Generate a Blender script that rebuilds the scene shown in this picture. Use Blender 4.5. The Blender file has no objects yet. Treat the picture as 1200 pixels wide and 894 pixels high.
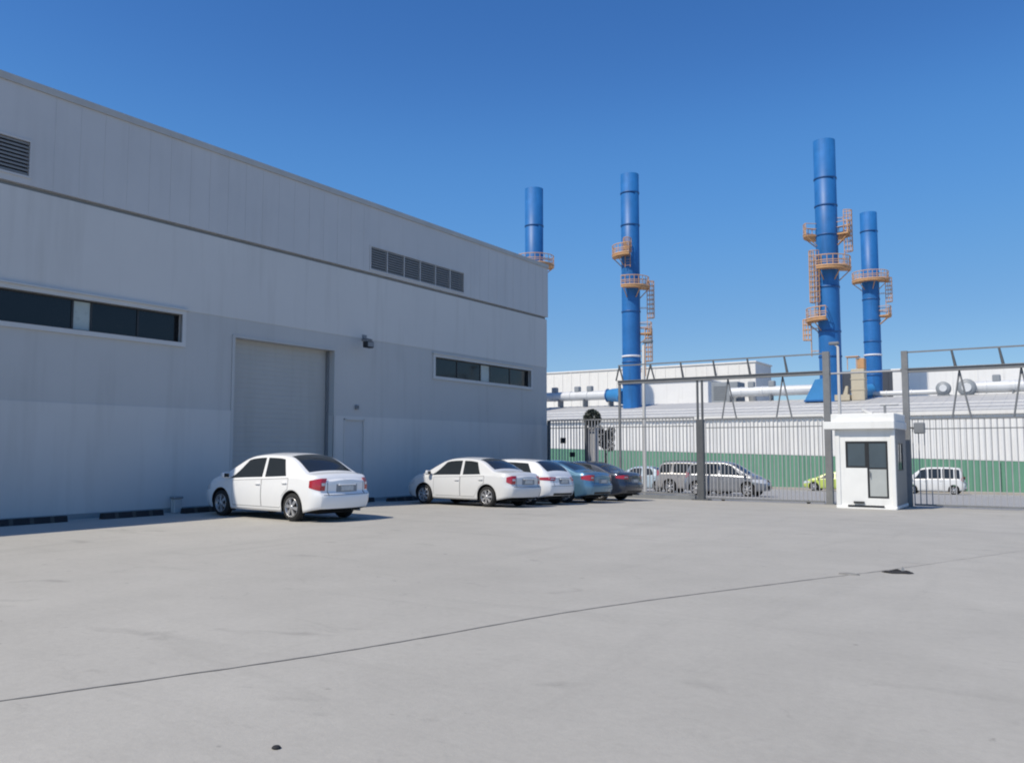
import bpy, math, random
from math import sin, cos, pi, radians, sqrt, atan2, exp
random.seed(7)
S = bpy.context.scene
COL = S.collection

# ------------------------------------------------------------------ terrain
def gz(Y):
    """height of the ground: the lot is level near the building front, then falls gently to the street"""
    if Y < 18: return 0.0
    if Y < 32: return -.025*(Y-18)
    if Y < 76: return -.35-.032*(Y-32)
    return -.35-.032*44

# ------------------------------------------------------------------ materials
def newmat(name):
    m = bpy.data.materials.new(name); m.use_nodes = True
    nt = m.node_tree
    return m, nt, nt.nodes['Principled BSDF']

def mat(name, col, rough=.6, metal=0., spec=.5, coat=0., var=0., vscale=3., bump=0., bscale=40., dirt=0., stretch=None):
    """procedural paint / metal / concrete: a base colour with noise variation, streaks of dirt and a fine bump"""
    m, nt, b = newmat(name)
    b.inputs['Roughness'].default_value = rough
    b.inputs['Metallic'].default_value = metal
    b.inputs['Specular IOR Level'].default_value = spec
    b.inputs['Coat Weight'].default_value = coat
    b.inputs['Coat Roughness'].default_value = .06
    c = (col[0], col[1], col[2], 1)
    b.inputs['Base Color'].default_value = c
    if var or bump or dirt:
        tc = nt.nodes.new('ShaderNodeTexCoord')
        mp = nt.nodes.new('ShaderNodeMapping')
        nt.links.new(tc.outputs['Object'], mp.inputs['Vector'])
        if stretch: mp.inputs['Scale'].default_value = stretch
    last = None
    if var:
        n = nt.nodes.new('ShaderNodeTexNoise'); n.inputs['Scale'].default_value = vscale
        n.inputs['Detail'].default_value = 8; n.inputs['Roughness'].default_value = .62
        nt.links.new(mp.outputs[0], n.inputs['Vector'])
        r = nt.nodes.new('ShaderNodeMapRange')
        r.inputs['From Min'].default_value = .25; r.inputs['From Max'].default_value = .75
        r.inputs['To Min'].default_value = 1-var; r.inputs['To Max'].default_value = 1+var
        nt.links.new(n.outputs['Fac'], r.inputs['Value'])
        mx = nt.nodes.new('ShaderNodeVectorMath'); mx.operation = 'SCALE'
        mx.inputs[0].default_value = col
        nt.links.new(r.outputs[0], mx.inputs['Scale'])
        last = mx.outputs[0]
        r2 = nt.nodes.new('ShaderNodeMapRange')
        r2.inputs['To Min'].default_value = max(0, rough-.12); r2.inputs['To Max'].default_value = min(1, rough+.12)
        nt.links.new(n.outputs['Fac'], r2.inputs['Value'])
        nt.links.new(r2.outputs[0], b.inputs['Roughness'])
    if dirt:
        mp2 = nt.nodes.new('ShaderNodeMapping'); mp2.inputs['Scale'].default_value = (1.3, 1.3, .12)
        nt.links.new(tc.outputs['Object'], mp2.inputs['Vector'])
        n2 = nt.nodes.new('ShaderNodeTexNoise'); n2.inputs['Scale'].default_value = 2.2; n2.inputs['Detail'].default_value = 6
        nt.links.new(mp2.outputs[0], n2.inputs['Vector'])
        r3 = nt.nodes.new('ShaderNodeMapRange')
        r3.inputs['From Min'].default_value = .52; r3.inputs['From Max'].default_value = .78
        r3.inputs['To Max'].default_value = dirt
        nt.links.new(n2.outputs['Fac'], r3.inputs['Value'])
        mm = nt.nodes.new('ShaderNodeMix'); mm.data_type = 'RGBA'
        nt.links.new(r3.outputs[0], mm.inputs[0])
        if last: nt.links.new(last, mm.inputs[6])
        else: mm.inputs[6].default_value = c
        mm.inputs[7].default_value = (col[0]*.55, col[1]*.52, col[2]*.48, 1)
        last = mm.outputs[2]
    if last: nt.links.new(last, b.inputs['Base Color'])
    if bump:
        nb = nt.nodes.new('ShaderNodeTexNoise'); nb.inputs['Scale'].default_value = bscale; nb.inputs['Detail'].default_value = 5
        nt.links.new(mp.outputs[0], nb.inputs['Vector'])
        bp = nt.nodes.new('ShaderNodeBump'); bp.inputs['Strength'].default_value = bump; bp.inputs['Distance'].default_value = .02
        nt.links.new(nb.outputs['Fac'], bp.inputs['Height'])
        nt.links.new(bp.outputs[0], b.inputs['Normal'])
    return m

def concrete(name, col):
    """poured concrete yard: cloudy tone, tyre smears, small stains, pores"""
    m, nt, b = newmat(name)
    N = nt.nodes.new; L = nt.links.new
    tc = N('ShaderNodeTexCoord')
    def noise(scale, detail=6, rough=.6, vec=None, dist=0.):
        n = N('ShaderNodeTexNoise'); n.inputs['Scale'].default_value = scale; n.inputs['Detail'].default_value = detail
        n.inputs['Roughness'].default_value = rough; n.inputs['Distortion'].default_value = dist
        L(vec or tc.outputs['Object'], n.inputs['Vector']); return n.outputs['Fac']
    def rng(v, a, bb, c, d):
        r = N('ShaderNodeMapRange'); r.inputs['From Min'].default_value = a; r.inputs['From Max'].default_value = bb
        r.inputs['To Min'].default_value = c; r.inputs['To Max'].default_value = d; L(v, r.inputs['Value']); return r.outputs[0]
    def mul(a, c):
        k = N('ShaderNodeMath'); k.operation = 'MULTIPLY'; L(a, k.inputs[0]); L(c, k.inputs[1]); return k.outputs[0]
    def mapped(sc, rz=0):
        q = N('ShaderNodeMapping'); q.inputs['Scale'].default_value = sc; q.inputs['Rotation'].default_value = (0, 0, rz)
        L(tc.outputs['Object'], q.inputs['Vector']); return q.outputs[0]
    f = mul(rng(noise(.16, 5, .55), .3, .7, .93, 1.045), rng(noise(.9, 8, .65), .3, .7, .94, 1.05))
    f = mul(f, rng(noise(14, 6, .7), .3, .7, .95, 1.05))
    f = mul(f, rng(noise(.55, 7, .6, mapped((.28, 1.7, 1), .25), 1.2), .56, .74, 1., .89))     # smears along the lanes
    f = mul(f, rng(noise(.5, 7, .6, mapped((1.6, .22, 1), .12), 1.0), .58, .76, 1., .90))      # tyre drags
    f = mul(f, rng(noise(1.15, 5, .55, mapped((.7, 1.5, 1), .5), .6), .63, .74, 1., .80))      # darker patches
    f = mul(f, rng(noise(5.5, 3, .5), .715, .765, 1., .72))                                     # drips and spots
    f = mul(f, rng(noise(2.6, 8, .7, mapped((1, 1.6, 1), .3), .8), .60, .72, 1., .88))             # scuffs
    f = mul(f, rng(noise(.07, 3, .5), .35, .65, .97, 1.03))
    vm = N('ShaderNodeVectorMath'); vm.operation = 'SCALE'; vm.inputs[0].default_value = col
    L(f, vm.inputs['Scale']); L(vm.outputs[0], b.inputs['Base Color'])
    b.inputs['Roughness'].default_value = .82; b.inputs['Specular IOR Level'].default_value = .3
    bp = N('ShaderNodeBump'); bp.inputs['Strength'].default_value = .35; bp.inputs['Distance'].default_value = .012
    L(noise(26, 8, .7), bp.inputs['Height']); L(bp.outputs[0], b.inputs['Normal'])
    return m

def glass(name, col=(.012, .014, .017), rough=.06, spec=.5):
    return mat(name, col, rough=rough, spec=spec, var=.12, vscale=1.3)

M = {}
M['concrete'] = concrete('yard_concrete', (.408, .389, .347))
M['asphalt'] = mat('street_asphalt', (.33, .325, .315), .9, var=.16, vscale=1.2, bump=.3, bscale=30)
M['soil'] = mat('dry_ground', (.22, .2, .17), .95, var=.2, vscale=.3)
M['kerb'] = mat('kerb_concrete', (.36, .33, .29), .9, var=.15, vscale=1.5)
M['joint'] = mat('joint_filler', (.20, .195, .185), .95, var=.35, vscale=5)
M['wall_low'] = mat('wall_paint_lower', (.575, .56, .53), .62, var=.05, vscale=.35, dirt=.22, bump=.08)
M['wall_mid'] = mat('wall_paint_middle', (.49, .485, .465), .66, var=.05, vscale=.35, dirt=.22, bump=.08)
M['wall_top'] = mat('wall_paint_upper', (.605, .588, .555), .66, var=.045, vscale=.35, dirt=.22, bump=.08)
M['parapet'] = mat('parapet_metal_cladding', (.54, .53, .515), .5, var=.05, vscale=.5, dirt=.14)
M['coping'] = mat('coping_metal', (.44, .43, .40), .5, var=.1, vscale=2)
M['trim'] = mat('window_surround', (.56, .555, .535), .6, var=.05, vscale=2)
M['gap'] = mat('shadow_gap_channel', (.26, .27, .27), .8, var=.1)
M['dark_frame'] = mat('dark_aluminium', (.02, .021, .023), .45, var=.1)
M['win'] = glass('window_glass_dark', (.010, .011, .013), .05, .4)
M['pale_pane'] = mat('pale_film_pane', (.40, .45, .43), .3, var=.12, vscale=3)
M['roller'] = mat('roller_shutter_steel', (.42, .415, .39), .5, var=.05, vscale=1, dirt=.2)
M['louvre'] = mat('louvre_metal', (.21, .21, .205), .5, var=.12, vscale=3)
M['void'] = mat('vent_interior', (.015, .015, .016), .9, var=.1)
M['ped_door'] = mat('door_steel', (.50, .50, .49), .5, var=.05, vscale=2)
M['lamp_grey'] = mat('grey_casting', (.2, .21, .22), .5, var=.1)
M['black'] = mat('black_plastic', (.018, .018, .019), .55, var=.15)
M['rubber'] = mat('black_rubber', (.022, .022, .024), .85, var=.25, vscale=8, bump=.2)
M['rubber_stripe'] = mat('worn_grey_stripe', (.06, .06, .056), .8, var=.3, vscale=9)
M['steel'] = mat('gate_steel_paint', (.19, .195, .2), .5, metal=.0, var=.12, vscale=4, dirt=.2)
M['steel_dark'] = mat('post_steel_paint', (.10, .105, .11), .5, var=.15, vscale=4)
M['bars'] = mat('fence_bar_paint', (.34, .34, .35), .5, var=.1, vscale=4)
M['booth'] = mat('booth_white_panel', (.79, .79, .765), .5, var=.05, vscale=1.5, dirt=.28)
M['booth_side'] = mat('booth_panel_shaded', (.20, .20, .21), .5, var=.05)  # right wall of the booth: its shade put into a darker base colour
M['booth_glass'] = glass('booth_glass', (.06, .085, .105), .05, .6)
M['booth_low'] = mat('booth_door_lower_panel', (.42, .44, .43), .35, var=.06)
M['f_white'] = mat('factory_white_cladding', (.76, .75, .73), .6, var=.05, vscale=.25, dirt=.18)
M['f_green'] = mat('factory_green_cladding', (.12, .28, .19), .6, var=.1, vscale=.3, dirt=.15)
M['f_roof'] = mat('factory_grey_roof', (.46, .455, .44), .65, var=.1, vscale=.12, dirt=.2, stretch=(1, 1, 1))
M['f_upper'] = mat('factory_white_upper', (.74, .72, .68), .65, var=.05, vscale=.2, dirt=.2)
M['f_dark'] = mat('factory_dark_block', (.05, .06, .08), .7, var=.1, vscale=.3)
M['duct'] = mat('pale_duct_metal', (.60, .61, .62), .38, var=.08, vscale=.6, dirt=.25)
M['unit'] = mat('grey_unit_metal', (.25, .27, .29), .5, var=.12, vscale=1)
M['beige'] = mat('beige_tower_paint', (.50, .44, .33), .6, var=.08, vscale=.6, dirt=.3)
M['rust'] = mat('rusty_orange_steel', (.50, .28, .13), .7, var=.25, vscale=2)
M['ladder'] = mat('orange_ladder_paint', (.60, .36, .20), .6, var=.15, vscale=2)
M['stack'] = mat('blue_stack_paint', (.018, .14, .39), .5, var=.22, vscale=.5, dirt=.45, spec=.45)
M['stack_ring'] = mat('blue_ring_paint', (.012, .095, .28), .5, var=.1)
M['white_band'] = mat('white_pipe_band', (.7, .7, .72), .5, var=.05)
M['bluepaint'] = mat('light_blue_hopper_paint', (.04, .21, .46), .45, var=.12, vscale=.8, dirt=.2)
M['leaf'] = mat('dark_leaves', (.035, .042, .035), .6, var=.4, vscale=6)
M['leaf2'] = mat('mid_leaves', (.06, .075, .06), .6, var=.4, vscale=6)
M['leaf_dark'] = mat('blackish_leaves', (.012, .015, .013), .7, var=.3, vscale=6)
M['bark'] = mat('bark', (.07, .055, .04), .9, var=.3, vscale=10)
M['pillar'] = mat('pillar_render', (.36, .36, .37), .8, var=.1, vscale=3)
# vehicles
M['p_white'] = mat('car_paint_white', (.84, .84, .83), .32, coat=.8, var=.02, vscale=2)
M['p_white2'] = mat('car_paint_pearl', (.68, .68, .67), .32, coat=.8, var=.02, vscale=2)
M['p_silver'] = mat('car_paint_silver', (.24, .25, .27), .34, metal=.35, coat=.6, var=.03, vscale=2)
M['p_silver2'] = mat('car_paint_warm_silver', (.33, .32, .315), .34, metal=.2, coat=.6, var=.03, vscale=2)
M['p_blue'] = mat('car_paint_light_blue', (.12, .245, .36), .3, metal=.5, coat=.8, var=.03, vscale=2)
M['p_dark'] = mat('car_paint_charcoal', (.04, .05, .075), .3, metal=.5, coat=.9, var=.03, vscale=2)
M['p_lime'] = mat('car_paint_lime', (.50, .60, .12), .35, coat=.7, var=.03, vscale=2)
M['p_pale'] = mat('car_paint_pale_blue', (.40, .50, .58), .35, coat=.7, var=.03, vscale=2)
M['c_glass'] = glass('car_glass', (.022, .026, .029), .05, .6)
M['c_dark'] = mat('car_underside', (.012, .012, .013), .9, var=.2)
M['c_seam'] = mat('car_panel_gap', (.09, .09, .09), .8, var=.1)
M['tyre'] = mat('tyre_rubber', (.018, .018, .018), .85, var=.2, vscale=12)
M['rim'] = mat('alloy_rim', (.52, .52, .53), .35, metal=.6, var=.08, vscale=6)
M['rim_d'] = mat('rim_recess', (.05, .05, .052), .6, var=.1)
M['tail'] = mat('tail_lamp_red', (.42, .02, .03), .15, coat=1., var=.15, vscale=12)
M['head'] = mat('head_lamp_clear', (.55, .57, .6), .12, coat=1., var=.15, vscale=14)
M['plate'] = mat('number_plate', (.55, .56, .55), .45, var=.2, vscale=14)

# ------------------------------------------------------------------ mesh builder
class MB:
    def __init__(s): s.v = []; s.f = []; s.mi = []; s.sm = []
    def add(s, vs, fs, mi=0, smooth=False):
        o = len(s.v); s.v += [tuple(v) for v in vs]
        for f in fs: s.f.append(tuple(o+i for i in f)); s.mi.append(mi); s.sm.append(smooth)
        return s
    def box(s, x0, y0, z0, x1, y1, z1, mi=0):
        vs = [(x, y, z) for z in (z0, z1) for y in (y0, y1) for x in (x0, x1)]
        return s.add(vs, [(0, 2, 3, 1), (4, 5, 7, 6), (0, 1, 5, 4), (2, 6, 7, 3), (0, 4, 6, 2), (1, 3, 7, 5)], mi)
    def bevbox(s, x0, y0, z0, x1, y1, z1, b=.02, mi=0):
        """box with chamfered edges"""
        vs = []; idx = {}
        for ix, (X, dx) in enumerate(((x0, b), (x1, -b))):
            for iy, (Y, dy) in enumerate(((y0, b), (y1, -b))):
                for iz, (Z, dz) in enumerate(((z0, b), (z1, -b))):
                    for a, p in enumerate(((X, Y+dy, Z+dz), (X+dx, Y, Z+dz), (X+dx, Y+dy, Z))):
                        idx[ix, iy, iz, a] = len(vs); vs.append(p)
        fs = []
        for i in (0, 1):
            fs.append([idx[i, a, c, 0] for a, c in ((0, 0), (0, 1), (1, 1), (1, 0))])
            fs.append([idx[a, i, c, 1] for a, c in ((0, 0), (0, 1), (1, 1), (1, 0))])
            fs.append([idx[a, c, i, 2] for a, c in ((0, 0), (0, 1), (1, 1), (1, 0))])
        for i in (0, 1):
            for j in (0, 1):
                fs.append([idx[i, j, 0, 0], idx[i, j, 1, 0], idx[i, j, 1, 1], idx[i, j, 0, 1]])
                fs.append([idx[i, 0, j, 0], idx[i, 1, j, 0], idx[i, 1, j, 2], idx[i, 0, j, 2]])
                fs.append([idx[0, i, j, 1], idx[1, i, j, 1], idx[1, i, j, 2], idx[0, i, j, 2]])
                for k in (0, 1): fs.append([idx[i, j, k, a] for a in (0, 1, 2)])
        return s.add(vs, fs, mi)
    def bar(s, p, q, r, n=8, r2=None, mi=0, smooth=True, cap=True):
        r2 = r if r2 is None else r2
        d = [q[i]-p[i] for i in range(3)]; l = sqrt(sum(c*c for c in d)) or 1e-6; d = [c/l for c in d]
        a = (0, 0, 1) if abs(d[2]) < .9 else (1, 0, 0)
        u = [d[1]*a[2]-d[2]*a[1], d[2]*a[0]-d[0]*a[2], d[0]*a[1]-d[1]*a[0]]
        lu = sqrt(sum(c*c for c in u)); u = [c/lu for c in u]
        w = [d[1]*u[2]-d[2]*u[1], d[2]*u[0]-d[0]*u[2], d[0]*u[1]-d[1]*u[0]]
        vs = []
        for P, R in ((p, r), (q, r2)):
            for k in range(n):
                t = 2*pi*(k+.5)/n
                vs.append(tuple(P[i]+R*(cos(t)*u[i]+sin(t)*w[i]) for i in range(3)))
        s.add(vs, [(k, (k+1) % n, n+(k+1) % n, n+k) for k in range(n)], mi, smooth and n > 4)
        if cap: s.add(vs, [tuple(range(n-1, -1, -1)), tuple(range(n, 2*n))], mi)
        return s
    def lathe(s, prof, c=(0, 0, 0), n=32, axis='z', mi=0, smooth=True, cap=True):
        vs = []
        for r, h in prof:
            for k in range(n):
                t = 2*pi*k/n
                if axis == 'z': vs.append((c[0]+r*cos(t), c[1]+r*sin(t), c[2]+h))
                else: vs.append((c[0]+r*cos(t), c[1]+h, c[2]+r*sin(t)))
        fs = [(j*n+k, j*n+(k+1) % n, (j+1)*n+(k+1) % n, (j+1)*n+k) for j in range(len(prof)-1) for k in range(n)]
        s.add(vs, fs, mi, smooth)
        if cap: s.add(vs, [tuple(range(n)), tuple((len(prof)-1)*n+k for k in range(n))], mi)
        return s
    def grid(s, rows, mi=0, smooth=True, closed=False):
        n = len(rows[0]); vs = [p for r in rows for p in r]
        fs = []
        for j in range(len(rows)-1):
            for k in range(n if closed else n-1):
                fs.append((j*n+k, j*n+(k+1) % n, (j+1)*n+(k+1) % n, (j+1)*n+k))
        return s.add(vs, fs, mi, smooth)
    def tube(s, pts, r, n=10, mi=0):
        """round tube through points, rings shared so bends stay closed"""
        rows = []
        for i, P in enumerate(pts):
            a = pts[max(0, i-1)]; b = pts[min(len(pts)-1, i+1)]
            d = [b[k]-a[k] for k in range(3)]; l = sqrt(sum(c*c for c in d)); d = [c/l for c in d]
            up = (0, 0, 1) if abs(d[2]) < .95 else (1, 0, 0)
            u = [d[1]*up[2]-d[2]*up[1], d[2]*up[0]-d[0]*up[2], d[0]*up[1]-d[1]*up[0]]
            lu = sqrt(sum(c*c for c in u)); u = [c/lu for c in u]
            w = [d[1]*u[2]-d[2]*u[1], d[2]*u[0]-d[0]*u[2], d[0]*u[1]-d[1]*u[0]]
            R = r[i] if isinstance(r, (list, tuple)) else r
            rows.append([tuple(P[k]+R*(cos(t)*u[k]+sin(t)*w[k]) for k in range(3)) for t in [2*pi*j/n for j in range(n)]])
        s.grid(rows, mi, True, True)
        s.add(rows[0], [tuple(range(n))], mi); s.add(rows[-1], [tuple(range(n))], mi)
        return s
    def build(s, name, mats, parent=None, recalc=True, weld=0):
        import bmesh
        me = bpy.data.meshes.new(name)
        me.from_pydata(s.v, [], s.f)
        if not isinstance(mats, (list, tuple)): mats = [mats]
        for m in mats: me.materials.append(m)
        me.polygons.foreach_set('material_index', s.mi)
        me.polygons.foreach_set('use_smooth', s.sm)
        if recalc or weld:
            bm = bmesh.new(); bm.from_mesh(me)
            if weld: bmesh.ops.remove_doubles(bm, verts=bm.verts, dist=weld)
            bmesh.ops.recalc_face_normals(bm, faces=bm.faces)
            bm.to_mesh(me); bm.free()
        me.update()
        o = bpy.data.objects.new(name, me); COL.objects.link(o)
        if parent: o.parent = parent
        return o

def tag(o, label=None, cat=None, group=None, kind=None):
    if label: o['label'] = label
    if cat: o['category'] = cat
    if group: o['group'] = group
    if kind: o['kind'] = kind
    return o
def thing(name, label, cat, loc=(0, 0, 0), rz=0, group=None):
    o = bpy.data.objects.new(name, None); COL.objects.link(o)
    o.location = loc; o.rotation_euler = (0, 0, rz); o.empty_display_size = .3
    return tag(o, label, cat, group)
def struct(o): o['kind'] = 'structure'; return o
def copy_tree(o, parent=None):
    kids = [c for c in bpy.data.objects if c.parent == o]
    c = o.copy(); COL.objects.link(c)
    if parent: c.parent = parent
    for k in kids: copy_tree(k, c)
    return c

def spline(pts):
    """monotone cubic through (x, y)"""
    xs = [p[0] for p in pts]; ys = [p[1] for p in pts]; n = len(xs)
    d = [(ys[i+1]-ys[i])/(xs[i+1]-xs[i]) for i in range(n-1)]
    m = [d[0]]+[0 if d[i-1]*d[i] <= 0 else 2*d[i-1]*d[i]/(d[i-1]+d[i]) for i in range(1, n-1)]+[d[-1]]
    def f(x):
        if x <= xs[0]: return ys[0]
        if x >= xs[-1]: return ys[-1]
        i = 0
        while x > xs[i+1]: i += 1
        h = xs[i+1]-xs[i]; t = (x-xs[i])/h
        return (2*t**3-3*t*t+1)*ys[i]+(t**3-2*t*t+t)*h*m[i]+(-2*t**3+3*t*t)*ys[i+1]+(t**3-t*t)*h*m[i+1]
    return f

# ------------------------------------------------------------------ ground, lot, street
def sheet(name, m, x0, x1, ys, off, nx=1):
    b = MB(); rows = []
    for y in ys: rows.append([(x0+(x1-x0)*i/nx, y, gz(y)+off) for i in range(nx+1)])
    b.grid(rows, 0, False)
    return struct(b.build(name, m, recalc=False))
def up(o):
    for p in o.data.polygons:
        if p.normal.z < 0: o.data.flip_normals(); break
    return o
up(sheet('ground', M['soil'], -1500, 1500, [-800, 18, 32, 76, 2500], -.06))
up(sheet('parking_lot', M['concrete'], -60, 60, [-50, 17.5, 18.5, 25, 31.9, 33.2], 0))
up(sheet('street', M['asphalt'], -140, 140, [33.2, 45, 60, 69.5], -.004))
b = MB()
b.grid([[(-140, y, gz(y)+dz), (140, y, gz(y)+dz)] for y, dz in ((69.5, -.02), (69.5, .14), (69.62, .15), (72.1, .16))], 0, False)
up(struct(b.build('pavement', M['kerb'], recalc=False)))
# the long expansion joint across the yard: a hairline gap with ragged edges
b = MB(); rows = []
JP = [(-8.2, -3.2), (-5.78, 2.91), (-4.92, 5.09), (-4.08, 7.88), (-3.02, 10.35), (-2.08, 12.41), (-.65, 16.0), (-.05, 17.4)]
jx = spline([(p[1], p[0]) for p in JP])
n = 260; wob = 0
for i in range(n+1):
    t = i/n; wob = wob*.92+random.uniform(-.005, .005)
    y = JP[0][1]+(JP[-1][1]-JP[0][1])*t; x = jx(y)+wob
    w = (.0105+random.uniform(-.004, .004)) * (1 if y < 10.5 else max(.3, 1-(y-10.5)*.22))
    rows.append([(x-w, y+w*.4, .004), (x+w, y-w*.4, .004)])
b.grid(rows, 0, False)
up(struct(b.build('pavement_joint', M['joint'], recalc=False)))

# ------------------------------------------------------------------ the grey warehouse on the left
WX = -19.4
Y0, Y1 = -14., 32.75
ZT = 9.85
wh = thing('warehouse', 'large grey warehouse with a roller shutter, strip windows and louvred vents on the left', 'building', (WX, 12, 0))
def wp(o):                     # build in world coordinates, store relative to the warehouse
    o.parent = wh; o.matrix_parent_inverse.identity()
    o.location = (-WX, -12, 0); return o
def facade(name, m, x, z0, z1, holes, depth, ya=Y0, yb=Y1, ribs=None):
    """front sheet with real openings (y0,y1,z0,z1) and reveals going back `depth`"""
    b = MB()
    ycut = sorted(set([ya, yb]+[v for h in holes for v in h[:2] if ya < v < yb]))
    zcut = sorted(set([z0, z1]+[v for h in holes for v in h[2:] if z0 < v < z1]))
    for i in range(len(ycut)-1):
        for j in range(len(zcut)-1):
            cy, cz = (ycut[i]+ycut[i+1])/2, (zcut[j]+zcut[j+1])/2
            if any(h[0] < cy < h[1] and h[2] < cz < h[3] for h in holes): continue
            y, Y, z, Z = ycut[i], ycut[i+1], zcut[j], zcut[j+1]
            b.add([(x, y, z), (x, Y, z), (x, Y, Z), (x, y, Z)], [(0, 1, 2, 3)])
    for h in holes:
        y, Y, z, Z = h[0], h[1], max(z0, h[2]), min(z1, h[3]); X = x-depth
        if z >= z1 or Z <= z0: continue
        b.add([(x, y, z), (X, y, z), (X, y, Z), (x, y, Z)], [(0, 1, 2, 3)])
        b.add([(x, Y, z), (X, Y, z), (X, Y, Z), (x, Y, Z)], [(3, 2, 1, 0)])
        if h[2] > z0: b.add([(x, y, z), (x, Y, z), (X, Y, z), (X, y, z)], [(0, 1, 2, 3)])
        if h[3] < z1: b.add([(x, y, Z), (x, Y, Z), (X, Y, Z), (X, y, Z)], [(3, 2, 1, 0)])
    # thickness: top, bottom and ends
    X = x-.30
    for zz in (z0, z1):
        for i in range(len(ycut)-1):
            if any(h[0] < (ycut[i]+ycut[i+1])/2 < h[1] and h[2] < zz+.001 and h[3] > zz-.001 for h in holes): continue
            b.add([(x, ycut[i], zz), (x, ycut[i+1], zz), (X, ycut[i+1], zz), (X, ycut[i], zz)], [(0, 1, 2, 3)])
    for yy in (ya, yb): b.add([(x, yy, z0), (x, yy, z1), (X, yy, z1), (X, yy, z0)], [(0, 1, 2, 3)])
    return wp(b.build(name, m, recalc=False))
DOOR = (15.66, 19.52, 0, 4.73)
PED = (19.98, 20.93, 0, 2.60)
W1 = (7.35, 13.93, 4.40, 5.14)
W2 = (24.66, 31.36, 4.30, 5.01)
V1 = (4.7, 9.88, 7.68, 8.56)
V2 = (21.06, 26.42, 7.60, 8.46)
facade('lower_wall', M['wall_low'], WX+.022, 0, 2.68, [DOOR, PED], .42)
facade('middle_wall', M['wall_mid'], WX, 2.68, 5.26, [DOOR, W1, W2], .40)
facade('upper_wall', M['wall_top'], WX+.014, 5.26, 7.43, [], .3)
# metal parapet with shallow vertical laps, above a shadow gap
b = MB(); b.box(WX-.3, Y0, 7.43, WX-.07, Y1-.02, 7.53); wp(b.build('shadow_gap', M['gap']))
b = MB()
def par_x(y):
    return WX+.045
segs = []
y = Y0
while y < Y1: segs.append(y); y += .61
segs.append(Y1+.04)
for i in range(len(segs)-1):
    a, c = segs[i], segs[i+1]
    for z, Z in ((7.53, 7.60), (7.60, 7.68), (7.68, 8.46), (8.46, 8.56), (8.56, ZT)):
        parts = [(a, c)]
        for h in (V1, V2):
            if h[2]-.001 <= z and Z <= h[3]+.001:
                q = []
                for s_, e_ in parts:
                    if h[1] <= s_ or h[0] >= e_: q.append((s_, e_)); continue
                    if s_ < h[0]: q.append((s_, h[0]))
                    if e_ > h[1]: q.append((h[1], e_))
                parts = q
        for s_, e_ in parts:
            x = WX+.045
            b.add([(x, s_, z), (x, e_, z), (x, e_, Z), (x, s_, Z)], [(0, 1, 2, 3)])
    if not any(h[0] < c < h[1] for h in (V1, V2)):
        b.box(WX+.044, c-.012, 7.535, WX+.049, c+.004, ZT-.02)
b.add([(WX+.045, Y0, 7.53), (WX+.045, Y1+.04, 7.53), (WX-.2, Y1+.04, 7.53), (WX-.2, Y0, 7.53)], [(0, 1, 2, 3)])
for h in (V1, V2):
    x, X = WX+.045, WX-.25
    y, Y, z, Z = h
    b.add([(x, y, z), (X, y, z), (X, y, Z), (x, y, Z)], [(0, 1, 2, 3)]); b.add([(x, Y, z), (X, Y, z), (X, Y, Z), (x, Y, Z)], [(3, 2, 1, 0)])
    b.add([(x, y, z), (x, Y, z), (X, Y, z), (X, y, z)], [(0, 1, 2, 3)]); b.add([(x, y, Z), (x, Y, Z), (X, Y, Z), (X, y, Z)], [(3, 2, 1, 0)])
b.add([(WX+.045, Y1+.04, 7.53), (WX+.045, Y1+.04, ZT), (WX-.3, Y1+.04, ZT), (WX-.3, Y1+.04, 7.53)], [(0, 1, 2, 3)])
wp(b.build('parapet', M['parapet'], recalc=False))
b = MB(); b.box(WX-.32, Y0, ZT, WX+.085, Y1+.07, ZT+.075); b.box(WX+.062, Y0, ZT-.09, WX+.084, Y1+.07, ZT)
wp(b.build('coping', M['coping']))
# the rest of the shell: end walls, back wall, roof
b = MB()
b.box(WX-24, Y1-.3, 0, WX-.302, Y1-.004, ZT-.01); b.box(WX-24, Y0, 0, WX-.302, Y0+.3, ZT-.01); b.box(WX-24.3, Y0, 0, WX-24, Y1, ZT-.01)
wp(b.build('end_walls', M['wall_mid']))
b = MB(); b.box(WX-24.2, Y0+.1, ZT-.6, WX-.31, Y1-.31, ZT-.35); wp(b.build('roof', M['f_roof']))
# windows
def strip_window(h, pale, cuts):
    y, Y, z, Z = h
    b = MB()
    t, pr = .11, .055
    for (a, c, d, e) in ((y-t, Y+t, Z, Z+t), (y-t, Y+t, z-t, z), (y-t, y, z, Z), (Y, Y+t, z, Z)):
        b.box(WX-.03, a, d, WX+pr, c, e)
    b.box(WX-.03, y-t-.06, Z+t, WX+pr+.05, Y+t+.06, Z+t+.035)
    fr = wp(b.build('window', M['trim']))
    b = MB()
    ed = [y]+cuts+[Y]
    for e in ed: b.box(WX-.16, max(y, e-.025), z, WX-.11, min(Y, e+.025), Z)
    b.box(WX-.16, y, z, WX-.112, Y, z+.035); b.box(WX-.16, y, Z-.035, WX-.112, Y, Z)
    o = b.build('frame', M['dark_frame'], fr)
    for i in range(len(ed)-1):
        b = MB(); isp = abs((ed[i]+ed[i+1])/2-(pale[0]+pale[1])/2) < .05
        b.box(WX-.145, ed[i]+.02, z+.03, WX-.13, ed[i+1]-.02, Z-.03)
        b.build('pane', M['pale_pane'] if isp else M['win'], fr)
strip_window(W1, (11.06, 11.52), [9.2, 11.06, 11.52, 12.75])
strip_window(W2, (27.76, 28.42), [26.2, 27.76, 28.42, 29.9])
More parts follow.
